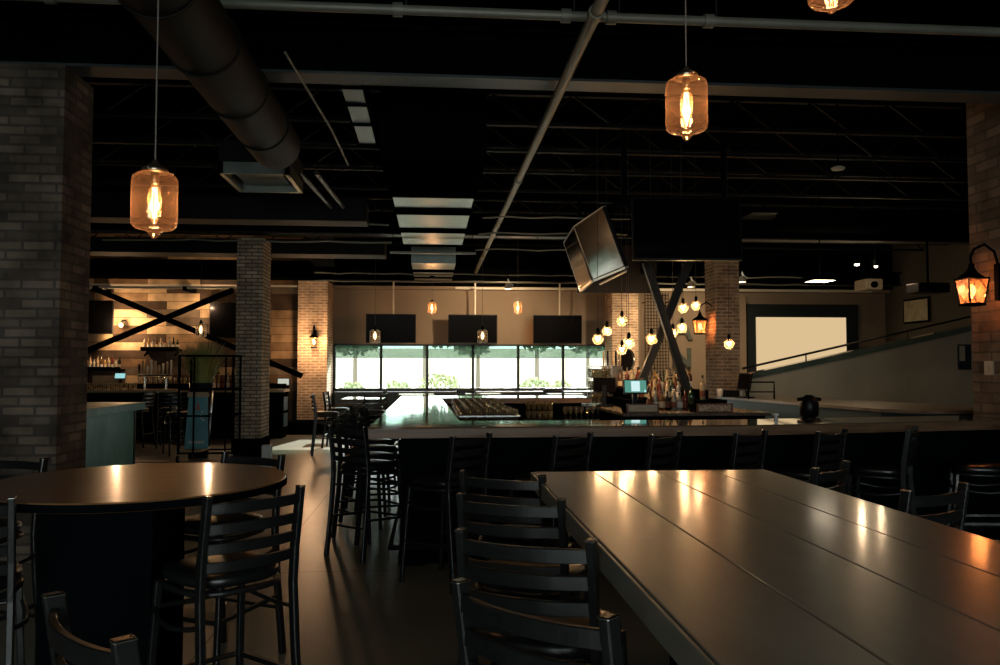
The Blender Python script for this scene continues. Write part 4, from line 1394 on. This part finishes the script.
# wheeled rack ---------------------------------------------------
rx0 = W(179, 400, 13.9).x; rx1 = W(233, 400, 13.9).x
rc = empty('wheeled_rack', ((rx0 + rx1) / 2, 14.2, 0), label='tall black tube rack on casters beside the narrow brick column', cat='rack')
h = (rx1 - rx0) / 2
for (x, y) in ((-h, -.3), (h, -.3), (-h + .02, .3), (h - .02, .3)):
    pst = MB().bar((x, y, .14), (x, y, 1.80), .035, .035).build('post', M['black'], rc)
    cst = MB().cyl((x - .02, y, .06), (x + .02, y, .06), .06, None, 16).build('caster', M['bezel'], pst)
for z in (.16, .78, 1.22, 1.79):
    b = MB()
    for (p, q) in (((-h, -.3), (h, -.3)), ((-h, .3), (h, .3)), ((-h, -.3), (-h, .3)), ((h, -.3), (h, .3))):
        b.bar((p[0], p[1], z), (q[0], q[1], z), .028, .028)
    b.build('rail', M['black'], rc)
for x in (-h * .45, h * .72):
    MB().bar((x, -.3, .16), (x, -.3, 1.79), .024, .024).build('upright', M['black'], rc)
MB().box(-h + .02, -h + .36, -.28, .28, .175, .215).build('deck_board', M['palewood'], rc)
# tall planter standing behind the rack
q = W(207, 400, 14.95)
pl = empty('potted_grass', (q.x - .04, 14.75, 0), label='spiky green grass in a tall dark tapered planter behind the rack', cat='plant')
MB().lathe([(0, 0), (.13, 0), (.21, 1.32), (.19, 1.32), (.18, 1.25), (0, 1.25)], 28, cap=False).build('planter', M['bluepot'], pl)
b = MB()
for k in range(650):
    a = random.uniform(0, 2 * PI); r0 = random.uniform(0, .13)
    le = random.uniform(.40, .85); sp_ = random.uniform(.05, .46)
    p0 = Vector((r0 * math.cos(a), r0 * math.sin(a), 1.24))
    p1 = p0 + Vector((math.cos(a) * sp_ * .4, math.sin(a) * sp_ * .4, le * .6))
    p2 = p0 + Vector((math.cos(a) * sp_, math.sin(a) * sp_, le))
    t_ = Vector((-math.sin(a), math.cos(a), 0)) * .008
    b.add([p0 - t_, p0 + t_, p1 + t_, p1 - t_, p2], [(0, 1, 2, 3), (3, 2, 4)])
b.build('grass_blades', M['leaf'], pl)
# A-frame board
q = W(198, 420, 14.2)
af = empty('sandwich_board', (q.x, 14.2, .0), R(10), label='teal chalk sandwich board leaning inside the wheeled rack', cat='sign')
tl = [(-.19, -.20, .225), (.19, -.20, .225), (.15, 0, 1.10), (-.15, 0, 1.10)]
MB().slab(tl, .02).build('board', M['chalk_teal'], af)
MB().slab([(-.19, .20, .225), (.19, .20, .225), (.15, .03, 1.10), (-.15, .03, 1.10)], .02).build('board', M['bezel'], af)
MB().box(-.17, .17, -.03, .06, 1.09, 1.17).build('top_board', M['palewood'], af)
chalk = principled('chalk_paint', (0.75, 0.75, 0.7), .8)
pinkm = principled('pink_chalk', (0.55, 0.16, 0.12), .8)
b = MB()
def onb(u, v, off=-.024):
    P0 = Vector(tl[0]); 
    x = -.19 + .38 * u
    return Vector((x * (1 - .2 * v), -.20 + .20 * v + off, .225 + .875 * v))
for k in range(9):
    u = .15 + k * .078
    b.slab([onb(u, .10), onb(u + .05, .10), onb(u + .05, .15), onb(u, .15)], .002)
b.build('chalk_lettering', chalk, af)
b = MB()
for (u, v) in ((.62, .62), (.7, .68), (.66, .56), (.75, .52)):
    b.slab([onb(u, v), onb(u + .06, v), onb(u + .06, v + .04), onb(u, v + .04)], .002)
b.build('chalk_marks', chalk, af)
b = MB()
b.slab([onb(.42, .74), onb(.62, .74), onb(.52, .90), onb(.50, .90)], .002)
b.build('pink_drawing', pinkm, af)
# slim white box near column
q = W(267, 455, 12.5)
tag(MB().box(-.07, .07, -.06, .06, 0, .42).build('white_bollard', M['white'], None, .008, loc=(q.x, 12.5, 0)), 'slim white box on the floor beside the narrow brick column', 'box')
# banquette + high-tops in the window bay
bq = empty('banquette', (1.0, 20.6, 0), label='long dark banquette seat under the window', cat='bench')
MB().box(-3.5, 3.55, .25, .55, 0, .97).build('backrest', M['frame'], bq, .03)
MB().box(-3.5, 3.55, -.25, .25, .38, .50).build('seat', M['vinyl'], bq, .03)
MB().box(-3.5, 3.55, -.2, .25, 0, .38).build('base', M['black'], bq)
for k, (x, y, sx, sy, z, lb) in enumerate(((-1.85, 18.9, .7, .7, .76, 'low glossy table before the banquette, left end'), (-1.35, 16.4, .8, 1.2, .98, 'dark high table left of the bar, bright with window light'),
                                    (-.35, 18.6, .8, .7, .98, 'glossy high table before the banquette behind the bar corner'), (1.2, 18.9, .8, .7, .98, 'glossy high table behind the middle of the bar'), (3.1, 18.6, .8, .7, .98, 'glossy high table behind the right end of the bar'))):
    e = empty('dining_table', (x, y, 0), label=lb, cat='table')
    MB().box(-sx / 2, sx / 2, -sy / 2, sy / 2, z - .04, z).build('tabletop', M['bartop'], e, .004)
    MB().cyl((0, 0, .03), (0, 0, z - .04), .035, None, 12).build('pedestal', M['black'], e)
    MB().box(-.25, .25, -.25, .25, 0, .03).build('base', M['black'], e)
for (x, y, a, lb) in ((-2.2, 15.2, -80, 'dark stool beside the high table left of the bar, nearest'), (-2.1, 16.6, -95, 'dark stool beside the high table left of the bar, farther'), (-1.25, 15.2, 10, 'dark stool at the near end of the high table left of the bar'),
                      (-1.0, 17.9, 100, 'dark stool before the window bay at the high table'), (.55, 17.6, 10, 'dark stool at the high table behind the bar'), (2.45, 17.6, -10, 'dark stool at the high table behind the right end of the bar')):
    stool(x, y, R(a), lb, 'stools in the window bay')

# ================================================================ FAR RIGHT WALL THINGS
# projection screen with black surround
a = W(747, 304, 21.1); c = W(859, 375, 21.1)
ps = empty('projection_screen', ((a.x + c.x) / 2, 21.1, 0), label='large lit cream projection screen in a black surround', cat='screen')
cx = (a.x + c.x) / 2; h = (c.x - a.x) / 2
s0 = W(757, 317, 21.0); s1 = W(848, 378, 21.0)
MB().box(-h, h, -.02, .08, .9, a.z).build('surround', M['frame'], ps)
MB().box(s0.x - cx, s1.x - cx, -.05, -.025, 1.1, s0.z).build('screen_surface', M['projection'], ps)
a = W(740, 296, 21.0)
struct('trim_5', MB().box(a.x - .02, a.x + .16, 21.0, 21.19, 0.0, 3.5), M['wall'])
tag(MB().box(6.9, 7.6, 20.9, 21.15, .0, .9).build('console_cabinet', M['black'], None, .01), 'dark low cabinet below the projection screen', 'cabinet')
# picture on right wall
pc = empty('framed_picture', (XR - .03, 19.7, 3.05), label='pale framed picture hanging askew on the right wall', cat='picture')
MB().box(-.03, .0, -.55, .55, -.32, .32).build('frame', M['black'], pc)
MB().box(-.036, -.03, -.50, .50, -.27, .27).build('print', noisy('sketch_print', (0.55, 0.50, 0.34), (0.35, 0.32, 0.22), (3, 5, 5), (0.6, 0.7)), pc)
e = empty('wall_poster', (W(965, 357, 15.15).x, 15.17, W(965, 357, 15.15).z), label='small dark poster on the sloping wall beside the brick column', cat='poster')
MB().box(-.13, .13, -.02, .02, -.25, .25).build('backing', M['bluepot'], e)
MB().box(-.115, .0, -.024, -.02, -.08, .22).build('print', M['plaster'], e)
for (y_, py, lb) in ((8.22, 368, 'cream switch plate on the right brick column, lower left one'), (7.80, 366, 'cream switch plate at the picture edge, lower one'), (7.80, 345, 'cream switch plate at the picture edge, upper one')):
    q = W(990, py, y_)
    e = empty('switch_plate', (5.992, y_, q.z), R(-90), label=lb, cat='switch')
    MB().box(-.07, .07, -.008, .008, -.075, .075).build('plate', M['cream'], e, .003)
    MB().box(-.012, .012, -.016, -.008, -.025, .025).build('toggle', M['cream'], e)
# wire grid panel and letters
a = W(645, 293, 20.9); c = W(669, 385, 20.9)
gp = empty('wire_grid', ((a.x + c.x) / 2, 20.9, (a.z + c.z) / 2), label='tall black wire grid panel right of the tan brick pier', cat='grid')
b = MB()
hw, hh = (c.x - a.x) / 2, (a.z - c.z) / 2
k = -hw
while k <= hw + .001:
    b.box(k - .007, k + .007, -.007, .007, -hh, hh); k += hw / 4
k = -hh
while k <= hh + .001:
    b.box(-hw, hw, -.012, 0, k - .007, k + .007); k += .088
b.build('wires', M['black'], gp)
for x in (-hw, hw):
    for z in (-hh * .8, hh * .8):
        MB().cyl((x, 0, z), (x, .3, z), .01, None, 6).build('standoff', M['black'], gp)


def letter(ch, px, py, size, label):
    q = W(px, py, 21.08)
    cu = bpy.data.curves.new('wall_letter', 'FONT')
    cu.body = ch; cu.size = size; cu.extrude = .03; cu.align_x = 'CENTER'; cu.align_y = 'CENTER'
    o = bpy.data.objects.new('wall_letter', cu)
    dg = None
    col.objects.link(o)
    o.rotation_euler = (PI / 2, 0, 0)
    o.location = (q.x, 21.08, q.z)
    cu.offset = .02
    cu.materials.append(noisy('patina_metal', (0.05, 0.065, 0.055), (0.10, 0.12, 0.10), (5, 5, 5), (.4, .6), .4))
    bpy.context.view_layer.update()
    me = bpy.data.meshes.new_from_object(o)
    m2 = bpy.data.objects.new('wall_letter', me)
    m2.matrix_world = o.matrix_world.copy()
    bpy.data.objects.remove(o)
    col.objects.link(m2)
    tag(m2, label, 'letter')


letter('A', 682, 330, .78, 'grey-green metal letter A on the tan wall, upper one')
letter('N', 682, 359, .72, 'grey-green metal letter N on the tan wall, lower one')

# ================================================================ LAMPS
def jar_pendant(q, label, group, s=1.0, power=10, cordmat='cord', top=CZ):
    e = empty('jar_pendant', q, label=label, cat='lamp', group=group)
    g = [(.045, .146), (.050, .138), (.078, .132), (.094, .120), (.099, .104), (.100, .085), (.100, -.085), (.097, -.104), (.084, -.118), (.060, -.124), (.034, -.130), (.024, -.140), (.018, -.153), (.008, -.162), (0, -.164)]
    MB().lathe([(r * s, z * s) for r, z in g], 36, cap=False).build('glass_jar', M['amber'], e)
    MB().lathe([(r * s, z * s) for r, z in [(.0, .20), (.008, .198), (.015, .185), (.032, .172), (.055, .158), (.060, .140), (.045, .136), (0, .136)]], 28, cap=False).build('cap', M['brass'], e)
    for k in range(3):
        a = 2 * PI * k / 3 + .5
        p = Vector((math.cos(a), math.sin(a), 0))
        MB().cyl(p * .055 * s + Vector((0, 0, .145 * s)), p * .082 * s + Vector((0, 0, .145 * s)), .006 * s, None, 8).build('thumb_screw', M['chrome'], e)
    MB().lathe([(r * s, z * s) for r, z in [(.0, .136), (.018, .134), (.018, .09), (.012, .085), (0, .085)]], 16, cap=False).build('socket', M['brass'], e)
    MB().lathe([(r * s, z * s) for r, z in [(.012, .085), (.024, .06), (.030, .02), (.026, -.04), (.012, -.085), (0, -.095)]], 20, cap=False).build('bulb', M['clear'], e)
    b = MB()
    for k in range(5):
        a = 2 * PI * k / 5
        b.tube([(math.cos(a) * .008 * s, math.sin(a) * .008 * s, .07 * s), (math.cos(a + .5) * .013 * s, math.sin(a + .5) * .013 * s, 0), (math.cos(a) * .006 * s, math.sin(a) * .006 * s, -.07 * s)], .0032 * s, 6)
    b.build('filament', M['filament'], e)
    MB().cyl((0, 0, .195 * s), (0, 0, top - q[2]), .0035 * max(s, 1), None, 6).build('cord', M[cordmat], e)
    MB().lathe([(0.055, top - q[2] - .03), (.06, top - q[2]), (0, top - q[2])], 16).build('canopy', M['black'], e)
    l = point('glow', (0, 0, 0), power, WARM, .03, e)
    return e


GP = 'amber glass jar pendants'
jar_pendant(W(154.5, 203, 3.66), 'amber glass jar pendant at the upper left before the brick column', GP, 0.97, 7)
jar_pendant(W(686.5, 107, 3.66), 'amber glass jar pendant at the upper right over the plank table', GP, 0.98, 7)
jar_pendant(W(831, -22, 3.3), 'amber glass jar pendant cropped by the top edge', GP, 0.97, 7)
jar_pendant(W(432, 308, 19.3), 'small orange pendant high before the window wall, left of two', GP, 1.0, 34, top=3.78)
jar_pendant(W(518, 308, 19.3), 'small orange pendant high before the window wall, right of two', GP, 1.0, 34, top=CZ)


def cage_pendant(q, label, power=16):
    e = empty('cage_pendant', q, label=label, cat='lamp', group='clear cage pendants')
    MB().lathe([(.05, .11), (.085, .09), (.09, -.11), (.06, -.13), (0, -.13)], 24, cap=False).build('glass_cylinder', M['clear'], e)
    b = MB()
    for k in range(6):
        a = 2 * PI * k / 6
        b.tube([(.05 * math.cos(a), .05 * math.sin(a), .13), (.095 * math.cos(a), .095 * math.sin(a), .09), (.097 * math.cos(a), .097 * math.sin(a), -.12), (.05 * math.cos(a), .05 * math.sin(a), -.145)], .005, 6)
    for z in (.09, -.12, -.01):
        b.tube([(.096 * math.cos(2 * PI * j / 20), .096 * math.sin(2 * PI * j / 20), z) for j in range(20)], .004, 5, closed=True)
    b.build('wire_cage', M['trimlight'], e)
    MB().lathe([(0, .2), (.015, .195), (.02, .16), (.05, .13), (0, .12)], 16, cap=False).build('cap', M['black'], e)
    MB().lathe([(0, .09), (.022, .05), (.035, 0), (.02, -.05), (0, -.07)], 16, cap=False).build('bulb', M['bulbglow'], e)
    MB().cyl((0, 0, .19), (0, 0, CZ - q[2]), .004, None, 6).build('cord', M['blackcord'], e)
    point('glow', (0, 0, 0), power, WARM, .03, e)


cage_pendant(W(375, 336, 15.8), 'clear caged pendant in front of the leftmost window television')
cage_pendant(W(482.5, 336, 15.8), 'clear caged pendant in front of the middle window television')
cage_pendant(W(201, 330, 15.8), 'clear caged pendant over the plant before the wood wall', 34)


def globe(px, py, Y, label, power=14, s=1.0, r=.075):
    q = W(px, py, Y)
    e = empty('globe_pendant', q, label=label, cat='lamp', group='clear globe bulbs over the bar')
    MB().lathe([(r * math.cos(t_), r * math.sin(t_)) for t_ in [-PI / 2 + PI * 0.88 * k / 14 for k in range(15)]], 24, cap=False).build('globe', M['clear'], e)
    MB().lathe([(0, .03), (.014, .02), (.022, 0), (.014, -.03), (0, -.04)], 14, cap=False).build('filament', M['filament'], e)
    MB().lathe([(0, .155), (.012, .15), (.024, .13), (.026, .06), (.012, .055), (.01, .02), (0, .02)], 14, cap=False).build('socket', M['black'], e)
    MB().cyl((0, 0, .15), (0, 0, CZ - q.z), .004, None, 6).build('cord', M['blackcord'], e)
    point('glow', (0, 0, -.02), power, (1, .62, .32), .05, e)


for (px, py, Y, lb) in ((598, 339, 10.9, 'globe bulb hanging lowest at the left of the cluster'), (607, 331, 12.2, 'globe bulb just above right of the lowest left one'),
                        (622, 321, 11.5, 'globe bulb highest before the tan brick pier'), (629, 343, 11.0, 'large globe bulb before the tan brick pier'), (622, 350, 12.2, 'globe bulb low before the tan brick pier, near the round mirror'),
                        (651.5, 339, 11.0, 'globe bulb before the wire grid, left of the cross brace'), (683, 308, 11.9, 'globe bulb up right of the brace crossing'),
                        (696, 305.5, 12.6, 'globe bulb high beside the hooked lantern bracket'), (682, 328, 11.9, 'globe bulb directly above the wall letter A'), (673, 333, 12.6, 'small globe bulb partly behind the cross brace'),
                        (729, 344, 12.0, 'lone globe bulb before the lantern column')):
    globe(px, py, Y, lb)


def lantern(q, label, s=1.0, power=12, arm=(0.35, 0.25), flip=1, glow='lanternglow', plate=None):
    """four-sided tapered lantern; bracket on its right (+X) side"""
    e = empty('wall_lantern', q, label=label, cat='lamp')
    e.scale = (s, s, s)
    t0, t1 = .105, .075   # half widths top, bottom
    zt, zb = .11, -.13
    b = MB()
    vs = [(-t0, -t0, zt), (t0, -t0, zt), (t0, t0, zt), (-t0, t0, zt), (-t1, -t1, zb), (t1, -t1, zb), (t1, t1, zb), (-t1, t1, zb)]
    b.add(vs, [(0, 1, 5, 4), (1, 2, 6, 5), (2, 3, 7, 6), (3, 0, 4, 7)])
    b.build('glass_panes', M['frost'], e)
    b = MB()
    for i in range(4):
        b.tube([vs[i], vs[i + 4]], .008, 6)
        j = (i + 1) % 4
        b.tube([vs[i], vs[j]], .010, 6)
        m0 = [(vs[i][k] + vs[j][k]) / 2 for k in range(3)]
        m1 = [(vs[i + 4][k] + vs[j + 4][k]) / 2 for k in range(3)]
        ml = [(vs[i][k] + vs[i + 4][k]) / 2 for k in range(3)]
        mr_ = [(vs[j][k] + vs[j + 4][k]) / 2 for k in range(3)]
        for a_, b_2 in ((m0, ml), (m0, mr_), (m1, ml), (m1, mr_)):
            b.tube([a_, b_2], .0035, 5)
    b.build('frame', M['black'], e)
    MB().box(-.085, .085, -.085, .085, -.155, -.13).build('bottom_plate', M['black'], e, .004)
    MB().lathe([(.15, .11), (.13, .135), (.07, .17), (.045, .20), (.03, .23), (.035, .25), (0, .27)], 4 if True else 16, cap=True).build('roof', M['black'], e)
    MB().lathe([(0, .06), (.02, .04), (.035, 0), (.025, -.04), (.012, -.07), (0, -.09)], 14, cap=False).build('bulb', M[glow], e)
    ax, az = arm
    MB().tube([(0, 0, .26), (-.01, 0, .32), (.03 * flip, 0, .40), (ax * .5 * flip, 0, .45), (ax * .85 * flip, 0, .38), (ax * flip, 0, .24), (ax * flip, 0, .05)], .013, 8).build('scroll_arm', M['black'], e)
    MB().box(ax * flip - .03, ax * flip + .03, -.03, .03, -.10, .26).build('wall_plate', M['black'], e, .006)
    point('glow', (0, 0, -.02), power, (1, .40, .15), .04, e)
    return e


lantern(W(972, 290, 8.0), 'large glowing orange lantern on the right brick column', 1.08, 95, (.28, .2))
lantern(W(700, 326, 14.75), 'hooked glowing lantern beside the brick column right of the bottles', 1.0, 110, (.27, .2), glow='bulbglow')
# small lantern on far column
q = W(314, 342, 19.8)
e = empty('wall_lantern', q, label='small bright lantern on the tan brick column left of the window', cat='lamp')
MB().lathe([(.09, .11), (.10, .05), (.075, -.12), (0, -.12)], 6, cap=False).build('glass_panes', M['clear'], e)
MB().lathe([(.13, .11), (.06, .17), (.03, .2), (.02, .4), (0, .42)], 6).build('roof', M['black'], e)
MB().box(-.03, .03, .14, .2, -.1, .3).build('wall_plate', M['black'], e)
MB().tube([(0, 0, .3), (0, .15, .25)], .015, 8).build('arm', M['black'], e)
MB().lathe([(.08, -.15), (.08, -.12), (0, -.12)], 6).build('bottom_plate', M['black'], e)
MB().lathe([(0, .08), (.03, .03), (.035, -.03), (0, -.08)], 12, cap=False).build('bulb', M['bulbglow'], e)
point('glow', (0, -.22, -.02), 55, WARM, .14, e)
# wall bulb on wood wall
q = W(121, 325, 19.9)
e = empty('wall_sconce', q, label='bare glowing bulb on the wood wall left of the brace crossing', cat='lamp')
MB().lathe([(0, .06), (.04, .03), (.05, 0), (.04, -.04), (0, -.06)], 16, cap=False).build('bulb', M['bulbglow'], e)
MB().tube([(0, 0, .06), (0, .1, .12), (0, .28, .12)], .015, 8).build('arm', M['black'], e)
point('glow', (0, -.12, 0), 70, WARM, .05, e)
q = W(212, 308, 19.9)
e = empty('wall_sconce', q, label='small glowing bulb on the wood wall above the television by the rack', cat='lamp')
MB().lathe([(0, .05), (.03, .03), (.04, 0), (.03, -.03), (0, -.05)], 16, cap=False).build('bulb', M['bulbglow'], e)
MB().tube([(0, 0, .05), (0, .1, .1), (0, .28, .1)], .012, 8).build('arm', M['black'], e)
point('glow', (0, -.12, 0), 36, WARM, .05, e)
